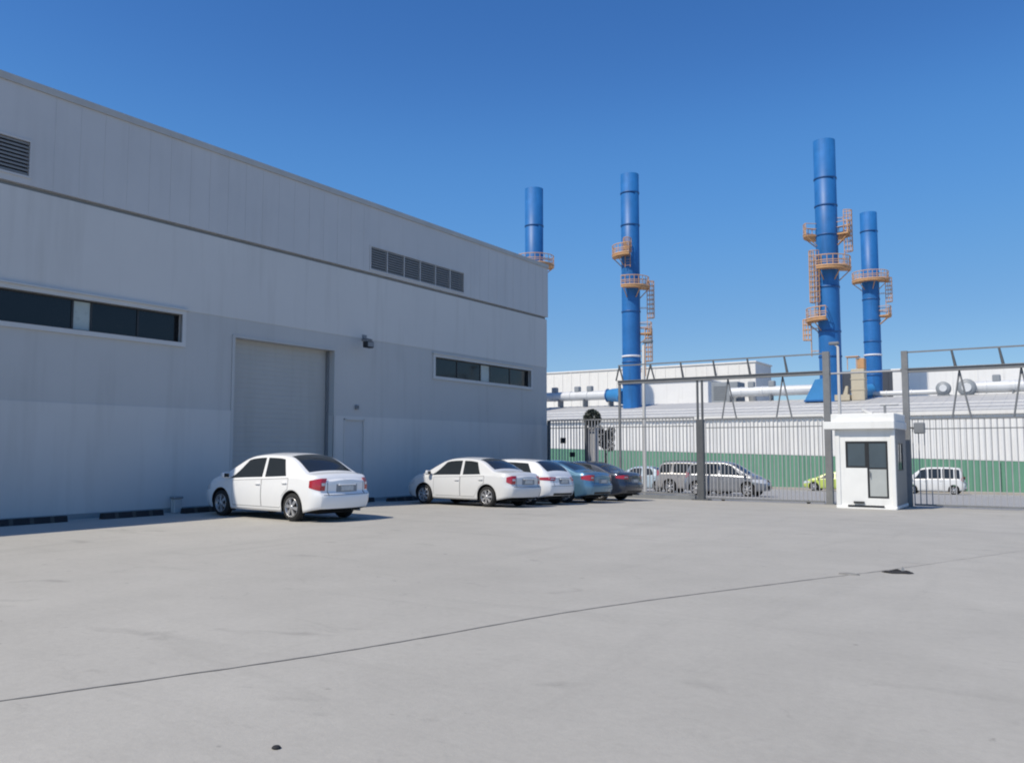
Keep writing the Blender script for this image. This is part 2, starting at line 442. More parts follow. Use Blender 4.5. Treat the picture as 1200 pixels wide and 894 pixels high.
# louvred vents
def vent(h, n):
    y, Y, z, Z = h
    b = MB(); t = .05
    b.box(WX-.06, y, Z-t, WX+.07, Y, Z); b.box(WX-.06, y, z, WX+.07, Y, z+t); b.box(WX-.06, y, z+t, WX+.07, y+t, Z-t); b.box(WX-.06, Y-t, z+t, WX+.07, Y, Z-t)
    for i in range(1, n): c = y+(Y-y)*i/n; b.box(WX-.05, c-.016, z+t, WX+.046, c+.016, Z-t)
    v = wp(b.build('vent', M['parapet']))
    b = MB(); k = 9
    for j in range(k):
        zz = z+t+(Z-z-2*t)*(j+.2)/k
        b.add([(WX+.04, y+t, zz), (WX+.04, Y-t, zz), (WX-.05, Y-t, zz+.085), (WX-.05, y+t, zz+.085), (WX+.04, y+t, zz+.044), (WX+.04, Y-t, zz+.044), (WX-.05, Y-t, zz+.10), (WX-.05, y+t, zz+.10)],
              [(0, 1, 2, 3), (7, 6, 5, 4), (0, 4, 5, 1)])
    b.build('louvre', M['louvre'], v)
    b = MB(); b.box(WX-.25, y+.01, z+.01, WX-.2, Y-.01, Z-.01); b.build('backing', M['void'], v)
vent(V1, 6); vent(V2, 6)
# roller shutter
b = MB(); rows = []
z = 0
while z < 4.73:
    for dz, dx in ((0, 0), (.010, .005), (.07, .007), (.130, .005)): rows.append([(WX-.30+dx, DOOR[0]-.0, z+dz), (WX-.30+dx, DOOR[1], z+dz)])
    z += .14
b.grid(rows, 0, False)
rs = wp(b.build('roller_shutter', M['roller']))
for ya_ in (DOOR[0]+.001, DOOR[1]-.071):
    b = MB(); b.box(WX-.28, ya_, 0, WX-.2, ya_+.07, 4.72); b.build('guide_rail', M['lamp_grey'], rs)
b = MB(); b.box(WX-.275, DOOR[0]+.08, .0, WX-.235, DOOR[1]-.08, .09); b.build('bottom_bar', M['lamp_grey'], rs)
b = MB()
b.box(WX-.0, DOOR[0]-.09, 4.73, WX+.035, DOOR[1]+.09, 4.80); b.box(WX+.0, DOOR[0]-.09, 0, WX+.03, DOOR[0], 4.73); b.box(WX+.0, DOOR[1], 0, WX+.03, DOOR[1]+.09, 4.73)
wp(b.build('door_surround', M['wall_mid']))
# pedestrian door
b = MB(); b.box(WX-.06, PED[0]+.04, .03, WX-.01, PED[1]-.04, PED[3]-.04)
pd = wp(b.build('door', M['ped_door']))
b = MB(); b.box(WX-.05, PED[0], 0, WX+.045, PED[0]+.04, PED[3]); b.box(WX-.05, PED[1]-.04, 0, WX+.045, PED[1], PED[3]); b.box(WX-.05, PED[0], PED[3]-.04, WX+.045, PED[1], PED[3]); b.build('door_frame', M['wall_low'], pd)
b = MB(); b.bar((WX+.03, PED[0]+.14, 1.0), (WX+.03, PED[0]+.27, 1.0), .012); b.bar((WX-.02, PED[0]+.14, 1.0), (WX+.03, PED[0]+.14, 1.0), .012); b.build('handle', M['black'], pd)
# base skirting and downpipe by the corner
b = MB(); b.box(WX+.02, Y0, 0, WX+.045, DOOR[0]-.1, .12); b.box(WX+.02, PED[1]+.02, -.36, WX+.045, Y1, .02); wp(b.build('skirting', M['gap']))
# things fixed on the warehouse wall
t = thing('flood_light', 'black flood light on a grey bracket above right of the roller shutter', 'light', (WX, 20.6, 5.05))
b = MB(); b.bar((0.02, .28, .22), (.55, .05, .10), .035, 8); b.box(0, .18, .12, .035, .38, .34); b.build('bracket', M['lamp_grey'], t)
b = MB(); b.bevbox(.38, -.20, -.15, .60, .14, .06, .03); b.build('lamp_head', M['black'], t)
b = MB(); b.box(.6005, -.17, -.12, .608, .11, .03); b.build('lens', M['lamp_grey'], t)
t = thing('alarm_box', 'tiny dark box on the wall above the side door', 'box', (WX, 20.55, 2.98))
b = MB(); b.bevbox(.0, -.06, -.07, .09, .06, .07, .012); b.build('housing', M['lamp_grey'], t)
b = MB(); b.lathe([(.0, 0), (.03, 0), (.025, .02), (.0, .03)], (.09, 0, 0), 10); b.build('sounder', M['black'], t)
t = thing('utility_cabinet', 'small grey cabinet with a dark cap at the wall base by the first car nose', 'box', (WX+.3, 13.72, 0))
b = MB(); b.bevbox(-.08, -.10, 0, .08, .12, .36, .015); b.build('cabinet', M['wall_mid'], t)
b = MB(); b.bevbox(-.10, -.13, .36, .10, .15, .42, .015); b.build('cap', M['gap'], t)
t = thing('wall_lamp', 'small grey lamp sticking out past the far corner of the warehouse', 'light', (WX-.35, Y1, 4.35))
b = MB(); b.bevbox(-.12, .0, -.25, .12, .22, .25, .03); b.build('housing', M['lamp_grey'], t)
b = MB(); b.box(-.08, .2215, -.2, .08, .23, .1); b.build('lens', M['trim'], t)

# wheel stops along the wall
def wheel_stop():
    root = thing('wheel_stop', 'x', 'wheel stop', group='black rubber wheel stops along the warehouse wall')
    def prism(y0, y1, e=0.):
        b = MB(); pr = [(-.09-e, 0), (-.055-e, .135+e), (.055+e, .135+e), (.09+e, 0)]
        d = .06 if e == 0 else 0
        vs = [(x, y0, z) for x, z in pr]+[(x*.8, y1, z) if False else (x, y1, z) for x, z in pr]
        b.add(vs, [(0, 1, 2, 3), (7, 6, 5, 4)]+[(k, (k+1) % 4, 4+(k+1) % 4, 4+k) for k in range(4)]); return b
    prism(-.78, .78).build('stop_body', M['rubber'], root)
    for y in (-.44, .0, .44): prism(y-.045, y+.045, .003).build('stripe', M['rubber_stripe'], root)
    return root
ws = wheel_stop()
spots = [(-18.86, 9.95, 'wheel stop at the wall base, leftmost in the photo'),
         (-18.80, 12.32, 'wheel stop between the leftmost stop and the first white car'),
         (-18.75, 14.45, 'wheel stop under the nose of the white sedan by the shutter'),
         (-18.75, 17.2, 'wheel stop in the empty bay in front of the roller shutter'),
         (-18.75, 19.9, 'wheel stop in front of the side door'),
         (-18.75, 22.2, 'wheel stop under the nose of the second parked sedan')]
for i, (x, y, l) in enumerate(spots):
    o = ws if i == 0 else copy_tree(ws)
    o.location = (x, y, gz(y)); o['label'] = 'black rubber ' + l; o.rotation_euler = (0, 0, radians(random.uniform(-2, 2)))

# ------------------------------------------------------------------ cars
def vsub(a, b): return (a[0]-b[0], a[1]-b[1], a[2]-b[2])
def vnorm(a):
    l = sqrt(a[0]**2+a[1]**2+a[2]**2) or 1e-9; return (a[0]/l, a[1]/l, a[2]/l)
def vcross(a, b): return (a[1]*b[2]-a[2]*b[1], a[2]*b[0]-a[0]*b[2], a[0]*b[1]-a[1]*b[0])

class Car:
    """a car body as one lofted surface; every lamp, pane and door is cut from the same surface, so it sits in the skin"""
    def __init__(s, L, W, top, belt, axles, rw=.30, clear=.20, tumble=.40, rear_in=None, front_in=None, plan_r=(.17, .40), plan_f=(.30, .70)):
        s.L, s.W, s.axles, s.rw, s.clear, s.tumble = L, W, axles, rw, clear, tumble
        s.top = spline(top); s.belt0 = spline(belt)
        s.rin = spline(rear_in or [(.2, .10), (.40, .02), (.52, 0), (.64, .0), (.72, .05), (.95, .09), (1.2, .06)])
        s.fin = spline(front_in or [(.2, .12), (.36, .02), (.5, 0), (.62, .02), (.75, .10), (.95, .2)])
        s.pr, s.pf = plan_r, plan_f
        s.g = spline([(.15, .94), (.28, .968), (.45, .992), (.60, 1.0), (.72, .996), (.85, .982), (1.0, .965), (1.4, .955)])
    def belt(s, x): return min(s.belt0(x), s.top(x)-.075)
    def wp(s, x):
        a, r = s.pr; c, q = s.pf
        u = max(0, 1-x/r); v = max(0, 1-(s.L-x)/q)
        return s.W*(1-a*u**2.6)*(1-c*v**2.4)
    def warp(s, x, z): return x+s.rin(z)*exp(-(x/.32)**2)-s.fin(z)*exp(-((s.L-x)/.45)**2)
    def low(s, x):
        z = s.clear
        if x < .55: z = s.clear+.10*(1-x/.55)
        if x > s.L-.6: z = s.clear+.06*(1-(s.L-x)/.6)
        for a in s.axles:
            ra = s.rw+.065
            if abs(x-a) < ra: z = max(z, s.rw+sqrt(ra*ra-(x-a)**2))
            elif abs(x-a) < ra+.004: z = max(z, s.rw)
        return z
    def yside(s, x, z):
        zb = s.belt(x); w = s.wp(x)
        if z <= zb: return w*s.g(z)
        return w*s.g(zb)-.012-s.tumble*(z-zb)
    def edge(s, x):
        t, zb = s.top(x), s.belt(x)
        k = min(1, max(0, (t-zb-.075)/.3))
        ze = t-(.045+.018*k)
        return s.yside(x, ze), ze
    def ptop(s, x, y):
        ye, ze = s.edge(x); q = min(1, abs(y)/ye)
        return (s.warp(x, ze), y, ze+(s.top(x)-ze)*(1-q**2.2))
    def pside(s, x, z, sg=1): return (s.warp(x, z), sg*s.yside(x, z), z)
    def prear(s, y, z):
        w = s.yside(0, z); q = min(1, abs(y)/w)
        return (s.warp(0, z)-.10*(1-q**2.2), y, z)
    def pfront(s, y, z):
        w = s.yside(s.L, z); q = min(1, abs(y)/w)
        return (s.warp(s.L, z)+.14*(1-q**2.2), y, z)
    def section(s, x):
        zl, zb = s.low(x), s.belt(x); ye, ze = s.edge(x); P = []
        n1 = 12
        for i in range(n1): z = zl+(zb-.012-zl)*i/(n1-1); P.append(s.pside(x, z))
        n2 = 7; up_ = max(.004, ze-.035-(zb+.004))
        for i in range(n2): z = zb+.004+up_*i/(n2-1); P.append(s.pside(x, min(z, ze-.001*(n2-i))))
        A = P[-1]; r = .07
        B = s.ptop(x, max(.05, ye-r)); Cn = (s.warp(x, ze), ye, ze+.004)
        for t in (.3, .6): P.append(tuple((1-t)**2*A[k]+2*t*(1-t)*Cn[k]+t*t*B[k] for k in range(3)))
        n4 = 7
        for i in range(n4): P.append(s.ptop(x, max(.05, ye-r)*(1-i/(n4-1))))
        return P
    def columns(s):
        xs = [0]
        def fill(a, c, d):
            n = max(1, int(round((c-a)/d)))
            return [a+(c-a)*i/n for i in range(1, n+1)]
        xs += fill(0, .16, .010)+fill(.16, .6, .03)+fill(.6, s.L-.5, .045)+fill(s.L-.5, s.L, .03)
        for a in s.axles:
            ra = s.rw+.065
            for k in range(-12, 13): xs.append(a+ra*sin(k/12*pi/2)*.9999)
            xs += [a-ra-.005, a+ra+.005]
        xs = sorted(xs); out = [xs[0]]
        for x in xs[1:]:
            if x-out[-1] > .0015: out.append(x)
        return out
    def body(s):
        b = MB(); secs = [s.section(x) for x in s.columns()]
        for sg in (1, -1): b.grid([[(p[0], sg*p[1], p[2]) for p in q] for q in secs], 0, True)
        b.grid([[(q[0][0], q[0][1]*(1-2*k/4), q[0][2]) for k in range(5)] for q in secs], 1, False)
        for q, fn, bulge in ((secs[0], s.prear, -.10), (secs[-1], s.pfront, .14)):
            rows = []
            for p in q:
                rows.append([(p[0]+bulge*(1-abs(1-2*k/12)**2.2)*(min(1, p[1]/.4)), p[1]*(1-2*k/12), p[2]) for k in range(13)])
            b.grid(rows[:-1], 0, True)
        return b
    def patch(s, fn, nu, nv, d=.006, inset=.02, mi=0, b=None, edge_mi=None):
        b = b or MB()
        F = []; Bk = []
        for j in range(nv+1):
            r1 = []; r2 = []
            for i in range(nu+1):
                u, v = i/nu, j/nv; e = 1e-3
                p = fn(u, v); du = vsub(fn(min(1, u+e), v), fn(max(0, u-e), v)); dv = vsub(fn(u, min(1, v+e)), fn(u, max(0, v-e)))
                nn = vnorm(vcross(du, dv)); c = (s.L/2, 0, .55)
                q = vsub(p, c)
                if nn[0]*q[0]*.3+nn[1]*q[1]+nn[2]*q[2] < 0: nn = (-nn[0], -nn[1], -nn[2])
                r1.append(tuple(p[k]+d*nn[k] for k in range(3))); r2.append(tuple(p[k]-inset*nn[k] for k in range(3)))
            F.append(r1); Bk.append(r2)
        b.grid(F, mi, True)
        em = mi if edge_mi is None else edge_mi
        b.grid([F[0], Bk[0]], em, False); b.grid([F[-1], Bk[-1]], em, False)
        b.grid([[r[0] for r in F], [r[0] for r in Bk]], em, False); b.grid([[r[-1] for r in F], [r[-1] for r in Bk]], em, False)
        return b

def wheel_meshes(r, w=.19, spokes=6):
    t = MB()
    t.lathe([(r*.62, -w/2+.01), (r*.80, -w/2), (r*.95, -w/2+.012), (r, -w/2+.04), (r, w/2-.04), (r*.95, w/2-.012), (r*.80, w/2), (r*.62, w/2-.01)], n=28, axis='y', cap=False)
    t.lathe([(0.001, w/2-.07), (r*.66, w/2-.06)], n=28, axis='y', mi=1, cap=False)
    t.lathe([(0.001, -w/2+.07), (r*.66, -w/2+.06)], n=28, axis='y', mi=1, cap=False)
    k = MB()
    k.lathe([(r*.60, w/2-.05), (r*.655, w/2-.004), (r*.69, w/2+.004), (r*.69, w/2-.02)], n=28, axis='y', cap=False)
    k.lathe([(.001, w/2+.012), (r*.13, w/2+.010), (r*.19, w/2-.02)], n=16, axis='y', cap=False)
    for i in range(spokes):
        a = 2*pi*i/spokes+.3
        ca, sa = cos(a), sin(a)
        def P(rad, tan, y): return (rad*ca-tan*sa, y, rad*sa+tan*ca)
        vs = [P(r*.12, -r*.07, w/2), P(r*.12, r*.07, w/2), P(r*.64, r*.125, w/2-.012), P(r*.64, -r*.125, w/2-.012),
              P(r*.12, -r*.07, w/2-.04), P(r*.12, r*.07, w/2-.04), P(r*.64, r*.125, w/2-.05), P(r*.64, -r*.125, w/2-.05)]
        k.add(vs, [(0, 1, 2, 3), (0, 4, 5, 1), (1, 5, 6, 2), (2, 6, 7, 3), (3, 7, 4, 0)])
    return t, k

def build_car(name, label, cat, car, paint, loc, rz, doors, panes, ws_x, rw_x, tail, head, group=None, roll=0., mirror=True, plate=True, rearwin=True, strip=True, hatch_seam=None, spokes=6, roof_rail=False, rearw=None):
    """doors: list of (x0,x1) along the side; panes: list of (x bottom rear, x bottom front, x top rear, x top front)"""
    root = thing(name, label, cat, loc, rz, group)
    root.rotation_euler = (roll, 0, rz)
    x0 = car.L/2
    def fin(o):
        for v in o.data.vertices: v.co.x -= x0
        return o
    fin(car.body().build('body', [M[paint], M['c_dark']], root, weld=.0004))
    for sg in (1, -1):
        for (a, c, a2, c2) in panes:
            def fn(u, v):
                x = (a+(a2-a)*v)*(1-u)+(c+(c2-c)*v)*u
                zb = car.belt(x)+.03; ze = car.edge(x)[1]-.055
                return car.pside(x, zb+max(.004, ze-zb)*v, sg)
            fin(car.patch(fn, 12, 6, .005).build('side_window', M['c_glass'], root))
        for di, (a, c) in enumerate(doors):
            def fd(u, v, e=0.):
                x = a-e+(c-a+2*e)*u; zl = max(car.clear+.10, car.low(x)+.05)
                for ax in car.axles:
                    if abs(x-ax) < car.rw+.11: zl = max(zl, car.rw+sqrt(max(0, (car.rw+.11)**2-(x-ax)**2)))
                zl -= e
                return car.pside(x, zl+(car.belt(x)-.03+e-zl)*v, sg)
            b = car.patch(lambda u, v: fd(u, v, .011), 10, 8, .0012, .01, 1)
            car.patch(fd, 10, 8, .0035, .001, 0, b)
            d = fin(b.build('door', [M[paint], M['c_seam']], root))
            xh = a+.10; zh = car.belt(xh)-.13
            p = car.pside(xh, zh, sg)
            hb = MB(); y0_, y1_ = sorted((p[1], p[1]+sg*.035)); hb.bevbox(p[0]-.07, y0_, zh-.016, p[0]+.09, y1_, zh+.016, .008)
            fin(hb.build('door_handle', M[paint], d))
        # lamps
        if tail:
            xs_, z0, z1, yin = tail
            b = car.patch(lambda u, v: car.pside(xs_*u, z0+(z1-z0)*(v*(1-.45*u)+.25*u), sg), 8, 5, .007)
            car.patch(lambda u, v: car.prear(sg*(car.yside(0, z0+(z1-z0)*v)-yin*u), z0+(z1-z0)*v), 6, 5, .007, b=b)
            tl = fin(b.build('tail_light', M['tail'], root))
            zc = z0+(z1-z0)*.40
            b = car.patch(lambda u, v: car.prear(sg*(car.yside(0, zc)-.02-yin*.75*u), zc+(z1-z0)*.22*v), 4, 2, .010)
            fin(b.build('lens', M['head'], tl))
        if head:
            xs_, z0, z1, yin = head
            b = car.patch(lambda u, v: car.pside(car.L-xs_*u, z0+(z1-z0)*(v*(1-.4*u)+.35*u), sg), 8, 5, .007)
            car.patch(lambda u, v: car.pfront(sg*(car.yside(car.L, z0+(z1-z0)*v)-yin*u), z0+(z1-z0)*v), 6, 5, .007, b=b)
            fin(b.build('headlight', M['head'], root))
        if mirror:
            xm = ws_x[1]-.18; zb = car.belt(xm)+.05; p = car.pside(xm, zb, sg)
            b = MB(); y0_, y1_ = sorted((p[1]+sg*.03, p[1]+sg*.20)); b.bevbox(p[0]-.04, y0_, zb-.01, p[0]+.08, y1_, zb+.12, .03)
            b.bar((p[0], p[1]-sg*.03, zb), (p[0]+.02, p[1]+sg*.08, zb+.03), .02)
            mr = fin(b.build('side_mirror', M[paint], root))
            b = MB(); b.box(p[0]-.046, y0_+.02, zb+.008, p[0]-.041, y1_-.02, zb+.10); fin(b.build('mirror_glass', M['c_glass'], mr))
    # front and rear screens: evenly spaced along the slope
    for nm, (a, c), (k0, k1) in (('windscreen', ws_x, (.10, .085)), ('rear_window', rw_x, rearw or (.13, .10))):
        pts = [a+(c-a)*i/60 for i in range(61)]; acc = [0]
        for i in range(60): acc.append(acc[-1]+sqrt((pts[i+1]-pts[i])**2+(car.top(pts[i+1])-car.top(pts[i]))**2))
        def fx(v):
            t = v*acc[-1]; i = 0
            while i < 59 and acc[i+1] < t: i += 1
            return pts[i]+(pts[i+1]-pts[i])*(t-acc[i])/max(1e-9, acc[i+1]-acc[i])
        def fn(u, v):
            x = fx(v); y = (car.edge(x)[0]-(k0+(k1-k0)*v))*(2*u-1); return car.ptop(x, y)
        fin(car.patch(fn, 12, 12, .005).build(nm, M['c_glass'], root))
    # rear details: boot seam, bumper line, plate, reflectors
    z0b = .60
    b = MB()
    for zz, hw in ((z0b, .66),)+(((hatch_seam, .52),) if hatch_seam else ()):
        car.patch(lambda u, v: car.prear((2*u-1)*hw*car.W/.85, zz+.010*v), 12, 1, .003, b=b)
    for sg in (1, -1):
        car.patch(lambda u, v: car.prear(sg*(.53+.012*v)*car.W/.85, z0b+(car.belt(0)-z0b)*u), 8, 1, .003, b=b)
    fin(b.build('boot_seam', M['c_seam'], root))
    if strip:
        b = MB(); car.patch(lambda u, v: car.prear((2*u-1)*.55, car.clear+.115+.07*v), 10, 2, .008, b=b); fin(b.build('lower_bumper_trim', M['black'], root))
    b = MB(); car.patch(lambda u, v: car.pfront((2*u-1)*.48, .36+.16*v), 10, 3, .006, b=b); fin(b.build('grille', M['black'], root))
    if plate:
        rb = MB(); car.patch(lambda u, v: car.prear((2*u-1)*.30, .665+.17*v), 6, 2, .0035, b=rb); fin(rb.build('plate_recess', M['unit'], root))
        p = car.prear(0, .74); b = MB(); b.bevbox(p[0]-.022, -.18, .69, p[0]+.05, .18, .80, .008); pl = fin(b.build('number_plate', M['plate'], root))
        b = MB(); b.bevbox(p[0]-.03, -.25, .808, p[0]+.05, .25, .835, .008); fin(b.build('plate_lamp_bar', M[paint], pl))
    p = car.prear(-.35, .3); b = MB(); b.bar((p[0]+.02, -.42, .24), (p[0]+.3, -.42, .24), .025, 10); fin(b.build('exhaust', M['lamp_grey'], root))
    if roof_rail:
        for sg in (1, -1):
            pts = [(x, sg*(car.edge(x)[0]-.06), car.top(x)+.02) for x in [rw_x[1]+.1+(ws_x[0]-rw_x[1]-.2)*i/8 for i in range(9)]]
            b = MB(); b.tube(pts, .018, 8); fin(b.build('roof_rail', M['black'], root))
    # underbody and wheels
    b = MB(); b.box(.35, -car.W*.6, car.clear-.03, car.L-.35, car.W*.6, .52)
    fin(b.build('underbody', M['c_dark'], root))
    t, k = wheel_meshes(car.rw, spokes=spokes)
    tm = t.build('wheel', [M['tyre'], M['rim_d']], root); km = k.build('rim', M['rim'], tm)
    first = True
    for ax in car.axles:
        for sg in (1, -1):
            if first: o, q = tm, km; first = False
            else:
                o = tm.copy(); COL.objects.link(o); o.parent = root
                q = km.copy(); COL.objects.link(q); q.parent = o
            o.location = (ax-x0, sg*(car.W-.105), car.rw)
            o.rotation_euler = (0, random.uniform(0, 1), 0 if sg > 0 else pi)
    return root

sedan_a = Car(4.58, .825,
    [(0, .95), (.05, 1.01), (.14, 1.065), (.30, 1.085), (.44, 1.098), (.56, 1.15), (1.00, 1.40), (1.24, 1.485), (1.58, 1.525), (2.05, 1.535), (2.5, 1.51), (2.76, 1.455), (3.12, 1.29), (3.52, 1.09), (3.64, 1.045), (3.90, .985), (4.18, .90), (4.42, .79), (4.58, .64)],
    [(0, .90), (.3, .985), (.9, .985), (1.7, .955), (2.7, .92), (3.45, .88), (4.0, .82), (4.58, .56)], (.90, 3.62), rw=.315, tumble=.34,
    rear_in=[(.2, .10), (.40, .02), (.52, 0), (.62, .005), (.66, .07), (.82, .06), (1.0, .07), (1.2, .06)])
sedan_b = Car(4.30, .84,
    [(0, .92), (.05, .98), (.14, 1.03), (.34, 1.05), (.62, 1.075), (.80, 1.16), (1.14, 1.355), (1.34, 1.42), (1.65, 1.458), (2.05, 1.468), (2.4, 1.45), (2.64, 1.40), (3.0, 1.23), (3.34, 1.04), (3.46, 1.0), (3.75, .945), (4.0, .87), (4.18, .78), (4.30, .64)],
    [(0, .87), (.3, .935), (.9, .93), (1.7, .905), (2.6, .885), (3.3, .86), (3.8, .80), (4.30, .56)], (.88, 3.40), rw=.30, tumble=.38,
    rear_in=[(.2, .10), (.40, .02), (.50, 0), (.60, .005), (.64, .06), (.80, .055), (1.0, .08), (1.2, .06)])
hatch = Car(4.15, .87,
    [(0, .90), (.03, .97), (.08, 1.04), (.20, 1.14), (.45, 1.30), (.60, 1.375), (.72, 1.405), (1.2, 1.44), (1.8, 1.455), (2.25, 1.43), (2.5, 1.375), (2.9, 1.20), (3.25, 1.03), (3.4, .985), (3.7, .92), (3.95, .82), (4.15, .62)],
    [(0, .86), (.3, .985), (.9, .965), (1.7, .93), (2.6, .89), (3.3, .85), (3.8, .78), (4.15, .54)], (.76, 3.36), rw=.31, tumble=.42,
    plan_r=(.19, .42), rear_in=[(.2, .12), (.40, .02), (.50, 0), (.62, .0), (.70, .03), (.9, .06), (1.2, .12)])
sedan_c = Car(4.58, .88,
    [(0, .96), (.05, 1.01), (.14, 1.05), (.34, 1.068), (.56, 1.085), (.75, 1.15), (1.20, 1.345), (1.45, 1.41), (1.8, 1.445), (2.2, 1.45), (2.55, 1.425), (2.8, 1.37), (3.2, 1.19), (3.55, 1.02), (3.7, .985), (4.0, .93), (4.25, .85), (4.45, .76), (4.58, .62)],
    [(0, .90), (.3, .965), (.9, .955), (1.7, .925), (2.6, .90), (3.4, .86), (4.0, .80), (4.58, .54)], (.98, 3.66), rw=.32, tumble=.44, plan_r=(.18, .45),
    rear_in=[(.2, .12), (.40, .03), (.50, 0), (.60, .0), (.66, .05), (.82, .06), (1.0, .06), (1.2, .06)])
van = Car(4.05, .80,
    [(0, .98), (.025, 1.15), (.06, 1.35), (.11, 1.55), (.18, 1.70), (.35, 1.79), (1.2, 1.84), (2.2, 1.82), (2.6, 1.75), (2.9, 1.55), (3.3, 1.22), (3.45, 1.12), (3.7, 1.04), (3.95, .90), (4.05, .72)],
    [(0, .93), (.3, 1.02), (1.0, 1.02), (2.0, 1.0), (3.0, .97), (3.6, .92), (4.05, .62)], (.62, 3.2), rw=.29, tumble=.22, plan_r=(.14, .35))
mpv = Car(3.95, .86,
    [(0, .95), (.03, 1.08), (.08, 1.22), (.18, 1.42), (.34, 1.58), (.6, 1.645), (1.2, 1.68), (1.8, 1.68), (2.2, 1.63), (2.45, 1.54), (2.85, 1.30), (3.2, 1.10), (3.35, 1.05), (3.6, .98), (3.82, .87), (3.95, .68)],
    [(0, .92), (.3, 1.01), (1.0, 1.0), (2.0, .98), (2.8, .95), (3.5, .87), (3.95, .6)], (.66, 3.18), rw=.33, tumble=.3, clear=.22, plan_r=(.18, .45))
suv = Car(4.5, .90,
    [(0, .98), (.03, 1.12), (.08, 1.26), (.16, 1.45), (.30, 1.62), (.5, 1.68), (1.3, 1.72), (2.2, 1.71), (2.6, 1.65), (2.8, 1.58), (3.1, 1.38), (3.4, 1.18), (3.5, 1.14), (4.0, 1.09), (4.3, 1.0), (4.5, .78)],
    [(0, .95), (.3, 1.05), (1.0, 1.05), (2.0, 1.03), (3.0, 1.0), (4.0, .93), (4.5, .66)], (.85, 3.6), rw=.35, tumble=.26, clear=.25, plan_r=(.16, .4))

PI = pi
# five cars parked nose-in along the warehouse
def park(px, py, L, head_deg):
    """centre of a car from its rear-axle middle"""
    return px, py
def place(car, rear_left, deg):
    """root position so that the left rear wheel stands on rear_left"""
    a = radians(deg); xr = car.axles[0]-car.L/2; yl = car.W-.02
    return (rear_left[0]-(xr*cos(a)-yl*sin(a)), rear_left[1]-(xr*sin(a)+yl*cos(a)))
GP = 'cars parked along the warehouse wall'
x, y = place(sedan_a, (-14.66, 13.50), 175.2)
build_car('parked_car', 'bright white four-door sedan parked nearest, before the roller shutter', 'car', sedan_a, 'p_white', (x, y, 0), radians(175.2),
          [(1.05, 2.0), (2.03, 3.14)], [(1.15, 1.92, 1.34, 1.97), (2.03, 3.30, 2.06, 2.70)], (2.70, 3.50), (.52, 1.26), (.27, .70, .97, .10), (.5, .58, .78, .3), group=GP, spokes=6, strip=False)
x, y = place(sedan_b, (-14.34, 20.72), 175.5)
build_car('parked_car', 'pearl white sedan with pale boot parked second from the left', 'car', sedan_b, 'p_white2', (x, y, gz(y)), radians(175.5),
          [(1.0, 1.9), (1.93, 2.98)], [(1.16, 1.84, 1.36, 1.88), (1.94, 3.12, 1.97, 2.58)], (2.58, 3.32), (.75, 1.36), (.14, .68, .92, .13), (.5, .56, .74, .3), group=GP, roll=radians(1.4), spokes=7, strip=False)
x, y = place(hatch, (-14.30, 22.95), 178)
build_car('parked_car', 'white hatchback with sharp red tail lights between the two sedans', 'car', hatch, 'p_white', (x, y, gz(y)), radians(178),
          [(.98, 1.86), (1.89, 2.95)], [(.66, 1.80, .86, 1.84), (1.90, 3.05, 1.93, 2.45)], (2.45, 3.22), (.13, .66), (.46, .77, .88, .22), (.5, .54, .72, .3), group=GP, roll=radians(1.4), hatch_seam=.84)
x, y = place(sedan_c, (-14.33, 25.35), 178)
build_car('parked_car', 'light blue sedan parked right of the white hatchback', 'car', sedan_c, 'p_blue', (x, y, gz(y)), radians(178),
          [(1.12, 2.03), (2.06, 3.15)], [(1.18, 1.98, 1.46, 2.02), (2.08, 3.34, 2.11, 2.74)], (2.74, 3.52), (.72, 1.46), (.32, .76, .95, .14), (.5, .56, .74, .3), group=GP, roll=radians(1.4))
x, y = place(sedan_c, (-14.42, 28.1), 178)
build_car('parked_car', 'charcoal sedan parked at the end of the row by the fence', 'car', sedan_c, 'p_dark', (x, y, gz(y)), radians(178),
          [(1.12, 2.03), (2.06, 3.15)], [(1.18, 1.98, 1.46, 2.02), (2.08, 3.34, 2.11, 2.74)], (2.74, 3.52), (.72, 1.46), (.30, .80, .94, .22), (.5, .56, .74, .3), group=GP, roll=radians(1.4))
# vehicles out on the street
def street_car(X, Y): return (X, Y, gz(Y))
build_car('street_car', 'silver minivan on the street behind the sliding gate', 'car', mpv, 'p_silver', street_car(-14.1, 41.2), radians(2),
          [(.95, 1.78), (1.81, 2.75)], [(.22, .66, .36, .70), (.78, 1.74, .80, 1.78), (1.84, 3.0, 1.86, 2.42)], (2.42, 3.2), (.05, .34), (.2, .85, 1.15, .15), (.5, .62, .82, .3), group='vehicles on the street', roll=radians(-1.6))
build_car('street_car', 'warm silver estate car behind the silver minivan, left of the gate post', 'car', suv, 'p_silver2', street_car(-16.9, 44.8), radians(3),
          [(1.25, 2.1), (2.13, 3.1)], [(.22, .9, .34, .95), (1.05, 2.05, 1.08, 2.08), (2.16, 3.25, 2.18, 2.75)], (2.75, 3.4), (.05, .3), (.15, .9, 1.25, .12), (.4, .75, .95, .3), group='vehicles on the street', roll=radians(-1.6), roof_rail=True)
build_car('street_car', 'pale blue car far left on the street, seen through the fence', 'car', sedan_b, 'p_pale', street_car(-21.2, 47.0), radians(180),
          [(1.0, 1.9), (1.93, 2.98)], [(1.16, 1.84, 1.36, 1.88), (1.94, 3.12, 1.97, 2.58)], (2.58, 3.32), (.75, 1.36), (.26, .70, .90, .17), (.5, .56, .74, .3), group='vehicles on the street', roll=radians(1.6))
